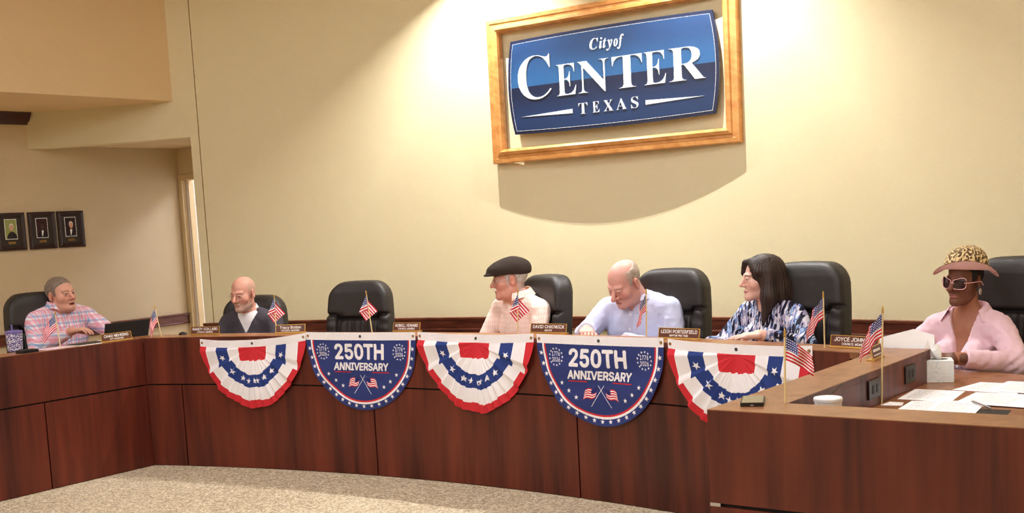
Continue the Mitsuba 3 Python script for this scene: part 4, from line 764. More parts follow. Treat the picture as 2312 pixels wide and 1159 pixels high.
# ---------------------------------------------------------------- people
scene['skin'] = two(pr({'type': 'mesh_attribute', 'name': 'vertex_color'}, 0.5, 0.35))
scene['hair_vc'] = two(pr({'type': 'mesh_attribute', 'name': 'vertex_color'}, 0.55, 0.4))
def head_sdf(P, g):
    """a head about 0.235 m tall: x to its right, y forward, z up, the eyes at z = 0"""
    X = P.copy(); X[:, 0] = np.abs(X[:, 0]) / g.get('w', 1.0)
    d = ell(X, (0, -.018, .036), (.0765, .098, .083))
    d = smin(d, ell(X, (0, .026, -.035), (.057, .063, .079)), .03)
    jw = g.get('jaw', .048)
    d = smin(d, cap(X, (jw, -.006, -.066), (.012, .070, -.098), .018, .018), .028)
    d = smin(d, sph(X, (0, .074, -.100), .0185), .02)
    d = smin(d, sph(X, (.044, .050, -.026), .024 * g.get('cheek', 1)), .03)
    if g.get('jowl'): d = smin(d, ell(X, (.026, .026, -.092), (.032, .034, .025)), .03)
    d = smin(d, cap(X, (.012, .083, .021), (.040, .072, .021), .0105, .009), .016)
    d = smax(d, -ell(X, (.0315, .104, .000), (.019, .019, .0135)), .014)
    d = smin(d, sph(X, (.0315, .0745, .000), .0135), .003)
    d = smin(d, cap(X, (.021, .089, .0075), (.042, .082, .0065), .0036, .003), .004)
    d = smin(d, cap(X, (.022, .087, -.0105), (.041, .081, -.009), .003, .0026), .005)
    n = g.get('nose', 1.0)
    d = smin(d, cap(X, (0, .086, .012), (0, .086 + .027 * n, -.030), .0075, .0115 * n), .012)
    d = smin(d, sph(X, (.0125 * n, .096, -.0355), .0085 * n), .007)
    d = smax(d, -sph(X, (.0065, .105, -.0425), .0035), .003)
    d = smin(d, ell(X, (0, .0875, -.0625), (.024, .0095, .0052)), .007)
    d = smin(d, ell(X, (0, .0865, -.0730), (.020, .0098, .0058)), .007)
    o = g.get('open', 0.0)
    d = smax(d, -ell(X, (0, .099, -.068 - o * .4), (.022 - o * .4, .0055 + o * 1.6, .0007 + o)), .003)
    E = np.array([[1, 0, 0], [0, .97, .24], [0, -.24, .97]]); rot = np.array([[.94, .34, 0], [-.34, .94, 0], [0, 0, 1]])
    e = ell(X, (.081, -.014, -.004), (.0085, .0195, .032), rot); e = smax(e, -ell(X, (.0905, -.008, -.002), (.006, .012, .021), rot), .005)
    d = smin(d, e, .008)
    nk = g.get('neck', .054)
    d = smin(d, cap(X, (0, -.028, -.060), (0, -.047, -.165), nk, nk * 1.04), .035)
    if g.get('warp'): d = d + swarp(P, .003, 30, 3)
    return d
HAIRLINE = ([-.13, -.046, -.036, -.012, .002, .012, .024, .030, .050, .075, .1], [-.066, -.058, .018, .030, .026, -.006, -.004, .045, .066, .082, .086])
def head_color(V, g):
    skin = np.array(srgb(*g['skin'])); C = np.tile(skin, (len(V), 1)); x, y, z = V.T; ax = np.abs(x)
    def blend(mask, col, s=1.0):
        m = (np.clip(mask, 0, 1) * s)[:, None]; C[:] = C * (1 - m) + np.array(srgb(*col)) * m
    sk = np.array(g['skin'], float); red = tuple(np.clip(sk * [1.0, .84, .80], 0, 255)); dk = tuple(sk * .62)
    C *= (1 + (meshkit.fbm(V * 55, 3) - .5) * .18)[:, None]
    G = lambda cx, cy, r: np.exp(-(((ax - cx) ** 2 + (z - cy) ** 2) / r ** 2))
    blend(G(.0, -.033, .016) * (y > .085), red, .35 * g.get('ruddy', 1)); blend(G(.045, -.03, .022) * (y > .02), red, .4 * g.get('ruddy', 1)); blend(1.0 * (ax > .077), red, .3)
    if g.get('stubble'):
        st, s = g['stubble']; blend(1 / (1 + np.exp((z + .052 + .9 * np.maximum(0, .03 - y) * 0 + .012 * (ax > .03)) / .004)) * (y > -.005) * (z > -.125), st, s)
        blend(np.exp(-((z + .0515) / .0055) ** 2) * (ax < .030) * (y > .07), st, min(1, s * 1.2))
    lip = ((ax / .0225) ** 2 + ((z + .0677) / .0085) ** 2 < 1) & (y > .074); blend(lip * 1.0, g.get('lips', (186, 116, 106)), g.get('lip_s', .6))
    blend(((ax / .023) ** 2 + ((z + .0675 + g.get('open', 0) * .4) / (.0014 + g.get('open', 0))) ** 2 < 1) * (y > .07) * 1.0, (84, 40, 36), .8)
    brow = np.exp(-((z - .0215 - .10 * np.maximum(0, ax - .030) * -1 + .0 * ax) / .0042) ** 2) * (ax > .012) * (ax < .052) * (y > .06); blend(brow, g.get('brow', (92, 70, 58)), g.get('brow_s', .75))
    ex, ez = (ax - .0315) / .0135, (z + .0005) / g.get('eye', .0052)
    eye = (ex ** 2 + ez ** 2 < 1) & (y > .068); blend(eye * 1.0, (200, 186, 178), .85)
    gx = g.get('gaze', 0.0); blend((((np.where(x > 0, ax - gx, ax + gx) - .0315) / .0060) ** 2 + (ez * .85) ** 2 < 1) * eye * 1.0, g.get('iris', (62, 52, 46)), 1)
    blend(np.exp(-((ez - 1.05) / .35) ** 2) * (np.abs(ex) < 1.1) * (y > .066), dk, .75); blend(np.exp(-((ez + 1.1) / .3) ** 2) * (np.abs(ex) < 1.05) * (y > .066), dk, .3)
    blend(np.exp(-(((ax - .0065) / .004) ** 2 + ((z + .0425) / .0028) ** 2)) * (y > .085), (70, 34, 30), .8)
    blend(np.exp(-((np.abs(ax - .021 - (-.038 - z) * .35) / .0025) ** 2)) * (z < -.03) * (z > -.062) * (y > .05), dk, .3)
    if 'tint' in g:
        f, col, s = g['tint']; blend(f(x, y, z) * (ax < .0775), col, s)
    return np.clip(C, 0, 1)
def head_xf(g): return tr(g['at']) @ rz(math.radians(g['az'] - 90)) @ rx(math.radians(g.get('pitch', 0))) @ ry(math.radians(g.get('roll', 0))) @ np.diag([g.get('s', 1.0)] * 3 + [1])
def head(g):
    m = sdf_mesh(lambda P: head_sdf(P, g), (-.10, -.13, -.20), (.10, .135, .13), .0026)
    return m, head_color(m.vertices, g)
def hand(fl, curl, spread=.0, s=1.0, thumb=.5, right=True, h=.0032):
    """fingers along +y, palm facing -z, wrist at the origin; curl per finger in radians"""
    sg = 1 if right else -1
    fingers = []
    for i, (x0, L, r) in enumerate(((-.030, .074, .0082), (-.010, .082, .0085), (.010, .077, .0082), (.029, .061, .0074))):
        c = curl[i] if np.ndim(curl) else curl; p = np.array([x0, .088 - abs(x0 + .006) * .22, 0.0]); a = spread * (i - 1.5) * .12; pts = [p]; b = 0
        for j, f in enumerate((.45, .31, .24)):
            b += c * (.75 if j == 0 else 1.0); p = p + L * f * np.array([math.sin(a), math.cos(a) * math.cos(b), -math.sin(b)]); pts.append(p)
        fingers.append((pts, r))
    th = [np.array([-.026, .022, -.006]), np.array([-.050, .048, -.014 - .012 * thumb]), np.array([-.056 + .014 * thumb, .078, -.020 - .02 * thumb]), np.array([-.050 + .022 * thumb, .102, -.024 - .026 * thumb])]
    def fn(P):
        Q = P / s; Q = Q * [sg, 1, 1]
        d = rbox(Q, (0, .048, -.001), (.042, .046, .0145), .0135); d = smin(d, cap(Q, (0, -.034, 0), (0, .01, 0), .024, .027), .02)
        for pts, r in fingers:
            f = None
            for j in range(3):
                c_ = cap(Q, pts[j], pts[j + 1], r * (1 - .08 * j), r * (1 - .08 * (j + 1))); f = c_ if f is None else smin(f, c_, .003)
            d = smin(d, f, .005)
        t = None
        for j in range(3):
            c_ = cap(Q, th[j], th[j + 1], .0125 - .0015 * j, .011 - .0015 * j); t = c_ if t is None else smin(t, c_, .004)
        return smin(d, t, .009) * s
    return sdf_mesh(fn, np.array([-.08, -.09, -.11]) * s, np.array([.08, .19, .05]) * s, h)
def aim(o, d, palm):
    """a hand placed at o, its fingers along d, its palm towards palm"""
    d = np.array(d, float); d /= np.linalg.norm(d); z = -np.array(palm, float); z -= d * (z @ d); z /= np.linalg.norm(z); return fmat(np.array(o, float), np.cross(d, z), d, z)
def person(g, label):
    """g: the head, neck base nb, body azimuth baz, arms in body axes from the neck base (x right, y forward, z up)"""
    k = thing('person', label, 'person', 'people seated behind the desk'); H = head_xf(g); f_ = np.array([math.cos(math.radians(g['baz'])), math.sin(math.radians(g['baz'])), 0])
    q_ = (H @ np.array([0, -.045, -.15, 1]))[:3] + f_ * .030; g['nb'] = (q_[0], q_[1], g['nb'][2]); B = tr(g['nb']) @ rz(math.radians(g['baz'] - 90)); Bi = np.linalg.inv(B)
    sw, cw, cd, belly = g.get('sw', .185), g.get('cw', .18), g.get('cd', .12), g.get('belly', .14); lean = g.get('lean', .05)
    hl = (Bi @ H @ np.array([0, -.03, -.07, 1]))[:3]
    arms = g['arms']                                   # {'R': (elbow, wrist), 'L': (elbow, wrist)}
    ur, fr_ = g.get('ar', (.062, .050)), g.get('fr', (.048, .038))
    def torso(P, off=0.0):
        d = ell(P, (0, -.035 - lean * .5, -.21), (cw + off, cd + off, .23 + off))
        d = smin(d, cap(P, (-.135, -.035, -.075), (.135, -.035, -.075), .060 + off), .05)
        d = smin(d, ell(P, (0, -.02 - lean, -.42), (cw * .98 + off, belly + off, .20)), .06)
        for sx in (-1, 1):
            d = smin(d, cap(P, (sx * .045, -.035, -.010), (sx * (sw - .03), -.035, -.065), .042 + off, .056 + off), .035)
            if g.get('bust'): d = smin(d, sph(P, (sx * .075, .055, -.20), .066 + off), .05)
        return d
    def armsd(P, off=0.0, cut=None):
        d = None
        for sd, (e, w) in arms.items():
            sx = 1 if sd == 'R' else -1; s0 = (sx * sw, -.035, -.085)
            a = cap(P, s0, e, ur[0] + off, ur[1] + off); b = cap(P, e, w, fr_[0] + off, fr_[1] + off); a = smin(a, b, .03); d = a if d is None else np.minimum(d, a)
        return d
    cl = g.get('sleeve', 1.0); V = g.get('vneck', .10); vw = g.get('vwide', .40)
    wr = g.get('wrinkle', .010)
    def shirt(P):
        d = smin(torso(P), armsd(P), .028)
        d = d + swarp(P * np.array([1, 1, .55]), wr, 16, g.get('seed', 0) + 5) + swarp(P @ np.array([[.8, .6, 0], [-.6, .8, 0], [0, 0, 1]]) * np.array([.5, 1.4, 1]), wr * .8, 30, g.get('seed', 0))
        for e, w in arms.values():
            de = np.linalg.norm(P - np.array(e), axis=1); d = d + .0035 * np.sin((P @ np.array([.6, .5, 1.0])) * 150) * np.exp(-(de / .08) ** 2)
        d = smax(d, -cap(P, np.array([0, -.030, -.03]), hl + [0, 0, .06], g.get('hole', .066)), .006)              # neck hole
        if V > 0:                                                                                           # open front
            y = P[:, 1]; d = smax(d, -np.maximum(np.maximum((np.abs(P[:, 0] - g.get('vx', 0)) - vw * (P[:, 2] + V + .02)) / math.hypot(1, vw), -(y - .0)), P[:, 2] - .2), .006)
        for e, w in arms.values():                                                                          # cuffs
            e, w = np.array(e), np.array(w); ax_ = (w - e) / np.linalg.norm(w - e); end = e + (w - e) * cl; d = np.where(np.linalg.norm(P - w, axis=1) < .5, np.maximum(d, np.where(np.linalg.norm(P - (end + ax_ * .05), axis=1) < .13, (P - end) @ ax_, -1)), d)
        return d
    m = sdf_mesh(shirt, (-.52, -.36, -.60), (.52, .50, .10), g.get('res', .0068))
    part(k, 'shirt', moved(m, B), g['cloth'], True, uv=np.stack([m.vertices[:, 0] + m.vertices[:, 1] * .45, m.vertices[:, 2]], 1) if not g.get('uvf') else g['uvf'](m.vertices))
    if g.get('placket'):
        v = m.vertices; zs = np.linspace(-V - .012, -.42, 24); mid = []
        for z in zs:
            c_ = v[(np.abs(v[:, 0] - g.get('vx', 0)) < .014) & (np.abs(v[:, 2] - z) < .012) & (v[:, 1] > -.02)]; mid.append(c_[:, 1].max() if len(c_) else (mid[-1] if mid else .08))
        mid = np.convolve(np.r_[mid[0], mid[0], mid, mid[-1], mid[-1]], np.ones(5) / 5, 'valid'); w_ = .015
        cols = [np.stack([np.full(24, g.get('vx', 0) + x_), mid + dy, zs], 1) for x_, dy in ((-w_, -.004), (-w_, .0015), (w_, .0015), (w_, -.004))]
        pm = trimesh.Trimesh(np.stack(cols, 1).reshape(-1, 3), tri(grid_faces(24, 4)), process=False)
        part(k, 'placket', moved(pm, B), g['cloth'], True, uv=np.stack([pm.vertices[:, 0] + pm.vertices[:, 1] * .45, pm.vertices[:, 2]], 1))
        for z in np.arange(-V - .03, -.40, -.085):
            part(k, 'button', moved(lathe([(0, 0), (.0058, 0), (.0058, .003), (0, .0035)], 12), B @ fmat((g.get('vx', 0), np.interp(-z, -zs, mid) + .0015, z), (1, 0, 0), (0, 0, -1), (0, 1, 0))), 'white_tee')
    # body: head, neck, torso under the shirt, arms, hands: one mesh
    def body(P):
        d = smin(torso(P, -.014), armsd(P, -.014), .025); return smin(d, cap(P, (0, -.04, -.06), hl, g.get('neck', .054) * 1.12, g.get('neck', .054)), .04)
    bm = sdf_mesh(body, (-.50, -.34, -.58), (.50, .48, .08), .0095); hm, hc = head(g)
    sk = np.array(srgb(*g['skin'])); chest = np.array(srgb(*g.get('chest', g['skin'])))
    ms, cs = [moved(bm, B), moved(hm, H)], [np.tile(chest, (len(bm.vertices), 1)) * (1 + (meshkit.fbm(bm.vertices * 50, 3) - .5) * .15)[:, None], hc]
    for hd in g.get('hands', []):
        q = hand(**hd['pose']); ms.append(moved(q, B @ aim(*hd['aim']))); cs.append(np.tile(np.array(srgb(*hd.get('skin', g['skin']))), (len(q.vertices), 1)) * (1 + (meshkit.fbm(q.vertices * 90, 2) - .5) * .2)[:, None])
    bmesh = cat(ms); part(k, 'body', bmesh, 'skin', True, color=np.clip(np.vstack(cs), 0, 1))
    # trousers and shoes under the desk
    sz = .47 - g['nb'][2]; kn = [(sx * .11, .42, sz + .05) for sx in (-1, 1)]
    def legs(P):
        d = ell(P, (0, -.06 - lean, sz + .10), (cw * .98, .15, .13))
        for c in kn: d = smin(d, cap(P, (c[0] * .9, -.05, sz + .085), c, .082, .062), .05); d = smin(d, cap(P, c, (c[0], .40, .10 - g['nb'][2]), .058, .045), .03)
        return d
    part(k, 'trousers', moved(sdf_mesh(legs, (-.28, -.28, -g['nb'][2] + .04), (.28, .54, sz + .32), .016), B), g.get('legs', 'black_matte'), True)
    for c in kn: part(k, 'shoe', moved(sdf_mesh(lambda P: smax(smin(ell(P, (c[0], .47, .05 - g['nb'][2]), (.045, .13, .045)), cap(P, (c[0], .40, .06 - g['nb'][2]), (c[0], .40, .11 - g['nb'][2]), .05), .03), -(P[:, 2] + g['nb'][2] - .004), .006), (c[0] - .08, .30, -g['nb'][2] - .02), (c[0] + .08, .64, -g['nb'][2] + .18), .011), B), 'black_plastic', True)
    return k, B, H
def collar(k, B, g, bsdf, hl, gap=.035, h=.040, flare=.014, r=.068, drop=.035, open_=0.0, tip=.02, zoff=.022):
    """a shirt collar: a band round the neck turned down outside, its two points in front"""
    n = 60; ph = np.linspace(-np.pi + gap / r, np.pi - gap / r, n)              # 0 at the back
    s = np.abs(ph) / np.pi
    rr = r * (1 + .10 * s); up = h * (1 - .25 * s)
    cx, cy = rr * np.sin(ph), -.035 - rr * 1.02 * np.cos(ph)
    base_z = zoff - drop * s ** 1.6
    lean = np.array(hl) * np.array([1, 1, 0]) + [0, .035, 0]
    rows = []
    tipf = np.clip((s - .80) / .2, 0, 1)
    for t, rad, z in ((0, .0, -.012), (.3, .001, up * .5), (.6, .004, up * .95), (.75, .009, up * 1.0), (.85, .014, up * .8), (1, .016 + flare, -.006)):
        out = np.stack([np.sin(ph), -np.cos(ph), 0 * ph], 1); zz = base_z + z - (tip * tipf * (1 if t == 1 else 0)) - open_ * 0
        p = np.stack([cx, cy, zz], 1) + out * np.broadcast_to(rad, (n,))[:, None] + np.outer(np.clip(zz / .10, 0, 1), lean) + np.stack([np.sign(ph) * open_ * tipf, -open_ * .2 * tipf, 0 * ph], 1)
        rows.append(p)
    v = np.array(rows); k_ = len(rows); base = v.transpose(1, 0, 2).reshape(-1, 3); f = tri(grid_faces(n, k_))
    m = trimesh.Trimesh(base, f, process=False); m2 = m.copy(); m2.vertices = m.vertices + m.vertex_normals * .0022; m2.invert()
    full = cat([m, m2]); bd = lambda i: np.arange(n) * k_ + i
    return part(k, 'collar', moved(full, B), bsdf, True, uv=np.stack([full.vertices[:, 0], full.vertices[:, 2]], 1))
def placket(k, B, pts, bsdf, w=.016): return None
def loop(c, rx_, rz_, y, n=28, p=2.6, curve=.0):
    a = np.arange(n + 1) * 2 * np.pi / n; ca, sa = np.cos(a), np.sin(a)
    x = c[0] + rx_ * np.sign(ca) * np.abs(ca) ** (2 / p); z = c[1] + rz_ * np.sign(sa) * np.abs(sa) ** (2 / p); return np.stack([x, y - curve * np.abs(x) ** 2 * 6, z], 1)
def glasses(k, H, bsdf, lens=None, y=.101, rx_=.0235, rz_=.0165, r=.0011, z=-.003, sun=False, rims=True, label=None):
    ms = []
    for sx in (-1, 1):
        L = loop((sx * .0325, z), rx_, rz_, y, p=3.0 if sun else 2.6, curve=1.0)
        if sun: L[:, 2] += .012 * np.clip((np.abs(L[:, 0]) - .02) / .04, 0, 1) * (L[:, 2] > z)
        if rims: ms.append(sweep(L, r, 8, False))
        ms.append(sweep([(sx * .0555, y - .017 + .002, z + .007), (sx * .070, y - .030, z + .007), (sx * .079, .03, z + .007), (sx * .083, -.012, z + .006), (sx * .082, -.035, z - .015)], r * 1.05, 8))
    ms.append(sweep([(-.010, y - .0005, z + .004), (0, y + .004, z + .007), (.010, y - .0005, z + .004)], r, 8))
    q = part(k, 'glasses', moved(cat(ms), H), bsdf, 30, label=label)
    for sx in (-1, 1):
        L = loop((sx * .0325, z), rx_, rz_, y, p=3.0 if sun else 2.6, curve=1.0)
        if sun: L[:, 2] += .012 * np.clip((np.abs(L[:, 0]) - .02) / .04, 0, 1) * (L[:, 2] > z)
        v = np.vstack([L[:-1], L[:-1].mean(0, keepdims=True) + [0, .002, 0]]); n = len(v) - 1
        part(q, 'lens', moved(trimesh.Trimesh(v, [[i, (i + 1) % n, n] for i in range(n)], process=False), H), lens or 'lens_clear', True)
scene['lens_clear'] = {'type': 'thindielectric', 'int_ior': 1.5}
def sun_fn(p, n, uv): return mi.Color3f(.012, .008, .009)
scene['lens_dark'] = two(pr(srgb(44, 24, 28), 0.08, 0.7)); plain('rose_frame', (226, 176, 176), .3, .5)
def hair(k, H, g, t, cut, col, lo=(-.12, -.15, -.12), hi=(.12, .12, .16), noise_a=.006, h=.0034, name='hair', f=(60, 60, 25)):
    fn = lambda P: smax(head_sdf(P, {**g, 'neck': .03}) - t - swarp(P * np.array(f) / 40, noise_a, 40, 2), cut(P), .006)
    m = sdf_mesh(fn, lo, hi, h); c = np.array(srgb(*col)) * (1 + (meshkit.fbm(m.vertices * np.array(f) * 3, 3) - .5) * .9)[:, None]
    return part(k, name, moved(m, H), 'hair_vc', True, color=np.clip(c, 0, 1))
line = lambda y, tab=HAIRLINE: np.interp(y, *tab)

def plaid(cols, size, base):
    cols = [[float(x) for x in srgb(*c)] for c in cols]; base = [float(x) for x in srgb(*base)]
    def fn(p, n, uv):
        def band(t):
            f = t / size - dr.floor(t / size); return f
        a, b = band(uv.x), band(uv.y); w1 = lambda f, c, w: smoothstep(w, w * .75, dr.abs(f - c))
        c = mi.Color3f(*base)
        for i, (cc, w) in enumerate(((.22, .13), (.52, .08), (.76, .12))):
            c = mix(c, cols[i % len(cols)], w1(a, cc, w) * .62); c = mix(c, cols[(i + 1) % len(cols)], w1(b, cc, w) * .55)
        return c
    return two(pr(proc(fn), .8, .2))
scene['plaid_pink_blue'] = plaid([(226, 126, 152), (108, 142, 196), (232, 150, 170)], .062, (238, 236, 244))
scene['peach_check'] = plaid([(240, 196, 176), (246, 214, 200), (238, 200, 178)], .030, (252, 240, 234))
def oxford_fn(p, n, uv):
    t = noise(uv.x * 900, uv.y * 900); return mix(C3(186, 192, 226), C3(216, 220, 242), t)
scene['light_blue_shirt'] = two(pr(proc(oxford_fn), .8, .2))
plain('grey_scrub', (76, 72, 80), .85, .15); plain('white_tee', (246, 246, 248), .85, .1); plain('pink_blouse', (230, 196, 206), .75, .25, sheen=.3); plain('khaki', (150, 132, 104), .85, .15)
def brush_fn(p, n, uv):
    a = fbm(uv.x * 62 + 3, uv.y * 22, 1.5, 3); b = fbm(uv.x * 80 + 40, uv.y * 25 + 9, 5.5, 3); c = fbm(uv.x * 56 + 11, uv.y * 20 + 30, 9.5, 3)
    k = mix(C3(218, 216, 228), C3(160, 154, 184), smoothstep(.48, .56, b)); k = mix(k, C3(74, 94, 146), smoothstep(.53, .58, c)); k = mix(k, C3(146, 170, 204), smoothstep(.60, .64, c)); return mix(k, C3(26, 26, 46), smoothstep(.50, .54, a))
scene['brushstroke_blouse'] = two(pr(proc(brush_fn), .75, .2))
def relax(curl=.35, **kw): return dict(fl=0, curl=curl, **kw)

# --- the man in plaid on the left wing
g = dict(at=(-2.885, 8.290, 1.153), az=-30, pitch=3, roll=4, s=1.03, baz=-48, nb=(-2.915, 8.335, 1.065), skin=(212, 158, 136), cloth='plaid_pink_blue', open=.0065, neck=.058, w=1.03, jaw=.052, jowl=1, vneck=.03, vwide=.5, sleeve=.93, placket=1,
         sw=.20, cw=.195, cd=.13, belly=.16, brow=(150, 118, 96), arms={'R': ((.25, .12, -.27), (.10, .36, -.15)), 'L': ((-.30, .14, -.22), (-.17, .37, -.185))}, seed=1, gaze=.002, stubble=((196, 140, 118), .3),
         hands=[dict(pose=relax(.45, right=False, spread=.5), aim=((-.17, .37, -.185), (.35, .9, -.05), (.1, -.1, -1))), dict(pose=relax(.4), aim=((.10, .36, -.15), (-.55, .8, .12), (0, 0, -1)))],
         tint=(lambda x, y, z: (z > line(y) - .004) * 1.0, (140, 122, 108), .8))
k, B, H = person(g, 'man in a pink and blue plaid shirt, speaking, behind the left desk wing')
hair(k, H, g, .0036, lambda P: (line(P[:, 1]) - P[:, 2]) * .8, (124, 108, 96), noise_a=.005)
hl = (np.linalg.inv(B) @ H @ np.array([0, -.03, -.07, 1]))[:3]; collar(k, B, g, 'plaid_pink_blue', hl, gap=.030, r=.072, tip=.03)

# --- the bald man in grey
g = dict(at=(-1.648, 8.445, 1.077), az=-116, pitch=-9, roll=0, s=1.0, baz=-108, nb=(-1.632, 8.500, .950), skin=(212, 156, 136), cloth='grey_scrub', neck=.052, jaw=.044, cheek=.9, vneck=.135, vwide=.55, hole=.070, sw=.19, cw=.18, cd=.12, nose=1.1,
         arms={'R': ((.26, .08, -.32), (.12, .33, -.185)), 'L': ((-.26, .08, -.32), (-.10, .33, -.165))}, seed=2, stubble=((198, 174, 160), .55), brow=(120, 92, 80), eye=.003, tint=(lambda x, y, z: np.clip(1 / (1 + np.exp((z - .082 + .1 * np.maximum(y, 0)) / .006)), 0, 1) * np.clip((.04 - y) / .03, 0, 1) * (z > line(y) - .002), (158, 136, 122), .5),
         hands=[dict(pose=relax(.5), aim=((.12, .33, -.185), (-.5, .8, -.1), (0, 0, -1))), dict(pose=relax(.5, right=False), aim=((-.10, .33, -.165), (.5, .8, -.1), (0, 0, -1)))])
k, B, H = person(g, 'bald man with glasses in a grey V-neck top over a white T-shirt')
def tee(P): return smax(smax(ell(P, (0, -.037, -.21), (.168, .113, .225)), -cap(P, (0, -.03, -.03), (0, -.01, .12), .058), .01), -(P[:, 2] + .24), .01)
def tee2(P):
    d = ell(P, (0, -.06, -.21), (.18, .113, .235)); d = smin(d, cap(P, (-.10, -.035, -.06), (.10, -.035, -.06), .055), .05); d = smin(d, cap(P, (0, -.035, -.06), (0, -.028, .022), .066, .058), .03)
    return np.maximum(np.maximum(d, -cap(P, (0, -.03, -.02), (0, -.005, .12), .054)), np.abs(P[:, 0]) - .10 + .0 * P[:, 1]) 
part(k, 'undershirt', moved(sdf_mesh(tee2, (-.14, -.2, -.24), (.14, .14, .06), .004), B), 'white_tee', True, label='white T-shirt neckline')
glasses(k, H, 'silver', r=.0009, z=-.006)

# --- the man in the flat cap
g = dict(at=(.224, 7.495, 1.122), az=-176, pitch=-4, roll=0, s=1.03, baz=-142, nb=(.255, 7.525, 1.010), skin=(212, 154, 136), cloth='peach_check', neck=.060, jaw=.050, jowl=1, vneck=.04, vwide=.4, sleeve=.85, placket=1, sw=.20, cw=.19, cd=.13, belly=.16, seed=3,
         arms={'R': ((.25, .10, -.33), (.12, .34, -.235)), 'L': ((-.25, .06, -.33), (-.14, .34, -.235))}, stubble=((226, 200, 190), .0), brow=(190, 176, 166), tint=(lambda x, y, z: np.clip((z > line(y) - .03) * 1.0, 0, 1), (196, 186, 178), .7),
         hands=[dict(pose=relax(.5), aim=((.12, .34, -.235), (-.5, .8, -.05), (0, 0, -1))), dict(pose=relax(.5, right=False), aim=((-.14, .34, -.235), (.5, .8, -.05), (0, 0, -1)))])
k, B, H = person(g, 'man in a dark flat cap and pale peach checked shirt, looking left')
HL2 = (HAIRLINE[0], [-.085, -.075, .030, .05, .05, -.004, -.002, .05, .06, .08, .086])
hair(k, H, g, .0050, lambda P: np.maximum((line(P[:, 1], HL2) - P[:, 2]) * .8, P[:, 1] - .035), (202, 196, 190))
part(k, 'moustache', moved(sdf_mesh(lambda P: smin(cap(P, (.004, .0985, -.0515), (.026, .086, -.060), .0042, .0022), cap(P, (-.004, .0985, -.0515), (-.026, .086, -.060), .0042, .0022), .004) - swarp(P, .003, 220), (-.04, .06, -.08), (.04, .12, -.035), .0026), H), 'white_tee', True)
glasses(k, H, 'silver', r=.0009, z=-.004)
def flat_cap(P):
    X = P.copy(); d = ell(X, (0, -.024, .056), (.096, .122, .082)); d = smin(d, ell(X, (0, .045, .062), (.088, .088, .044)), .04)
    d = smin(d, ell(X, (0, .092, .040), (.072, .062, .013)), .02); d = smax(d, (.034 - .10 * np.clip(-P[:, 1] - .02, 0, 1) * 0 - .12 * (P[:, 1] + .0) * 0 - X[:, 2]) * .9 + .05 * P[:, 1] * -1 * 0 - .010 * np.clip(-P[:, 1] / .1, 0, 1), .006)
    return d + swarp(P, .006, 22, 4)
plain('cap_wool', (58, 50, 46), .95, .05); m = sdf_mesh(flat_cap, (-.13, -.17, .0), (.13, .18, .15), .0036)
q = part(k, 'flat_cap', moved(m, H), 'cap_wool', True, label='dark grey flat cap')
hl = (np.linalg.inv(B) @ H @ np.array([0, -.03, -.07, 1]))[:3]; collar(k, B, g, 'peach_check', hl, gap=.03, r=.074, tip=.025)

# --- the man looking down
g = dict(at=(.876, 6.925, 1.090), az=-141, pitch=-30, roll=-3, s=1.07, baz=-126, nb=(.918, 7.000, 1.010), skin=(216, 162, 148), cloth='light_blue_shirt', neck=.064, jaw=.054, jowl=1, w=1.04, vneck=.075, vwide=.42, placket=1, sw=.21, cw=.218, cd=.14, belly=.18, seed=4, nose=1.15, lips=(186, 110, 104), ruddy=1.4,
         arms={'R': ((.29, .10, -.22), (.12, .38, -.165)), 'L': ((-.27, .04, -.33), (-.10, .34, -.225))}, brow=(176, 150, 136), eye=.002, open=.001, ar=(.072, .062), fr=(.058, .046),
         tint=(lambda x, y, z: np.clip(1 / (1 + np.exp((z - .078 - .3 * np.clip(-y - .05, 0, 1)) / .010)), 0, 1) * (y < .035) * (z > line(y)), (178, 160, 146), .6),
         hands=[dict(pose=relax(.5), aim=((.12, .38, -.165), (-.5, .8, -.1), (0, 0, -1))), dict(pose=relax(.5, right=False), aim=((-.10, .34, -.225), (.5, .8, -.05), (0, 0, -1)))])
k, B, H = person(g, 'balding man in a light blue button shirt, looking down')
hair(k, H, g, .0030, lambda P: np.maximum((line(P[:, 1]) - P[:, 2]) * .8, np.maximum(P[:, 1] - .026 + .25 * (P[:, 2] - .03), (P[:, 2] - .082 - .35 * np.clip(-P[:, 1] - .04, 0, 1)) * .7)), (172, 156, 142), noise_a=.008)
hl = (np.linalg.inv(B) @ H @ np.array([0, -.03, -.07, 1]))[:3]; collar(k, B, g, 'light_blue_shirt', hl, gap=.045, r=.078, tip=.035, open_=.015, h=.030, zoff=.006)

# --- the dark haired woman
g = dict(at=(1.528, 6.305, 1.112), az=-178, pitch=-1, roll=0, s=.97, baz=-146, nb=(1.560, 6.335, .985), skin=(228, 184, 168), cloth='brushstroke_blouse', neck=.047, jaw=.042, w=.97, vneck=.05, vwide=.4, sw=.166, cw=.165, cd=.12, belly=.14, bust=1, seed=5, nose=.95, lips=(196, 112, 112), lip_s=.85, brow=(70, 52, 46), wrinkle=.014,
         arms={'R': ((.26, .08, -.25), (.10, .32, -.20)), 'L': ((-.33, .08, -.22), (-.27, .33, -.135))}, ar=(.066, .056), fr=(.055, .046),
         hands=[dict(pose=relax(.4, s=.92), aim=((.10, .32, -.20), (-.5, .8, -.05), (0, 0, -1))), dict(pose=relax(.10, right=False, s=.95), aim=((-.265, .34, -.128), (.56, .83, -.03), (.1, 0, -1)))])
k, B, H = person(g, 'woman with long dark brown hair and a blue brushstroke blouse, looking left')
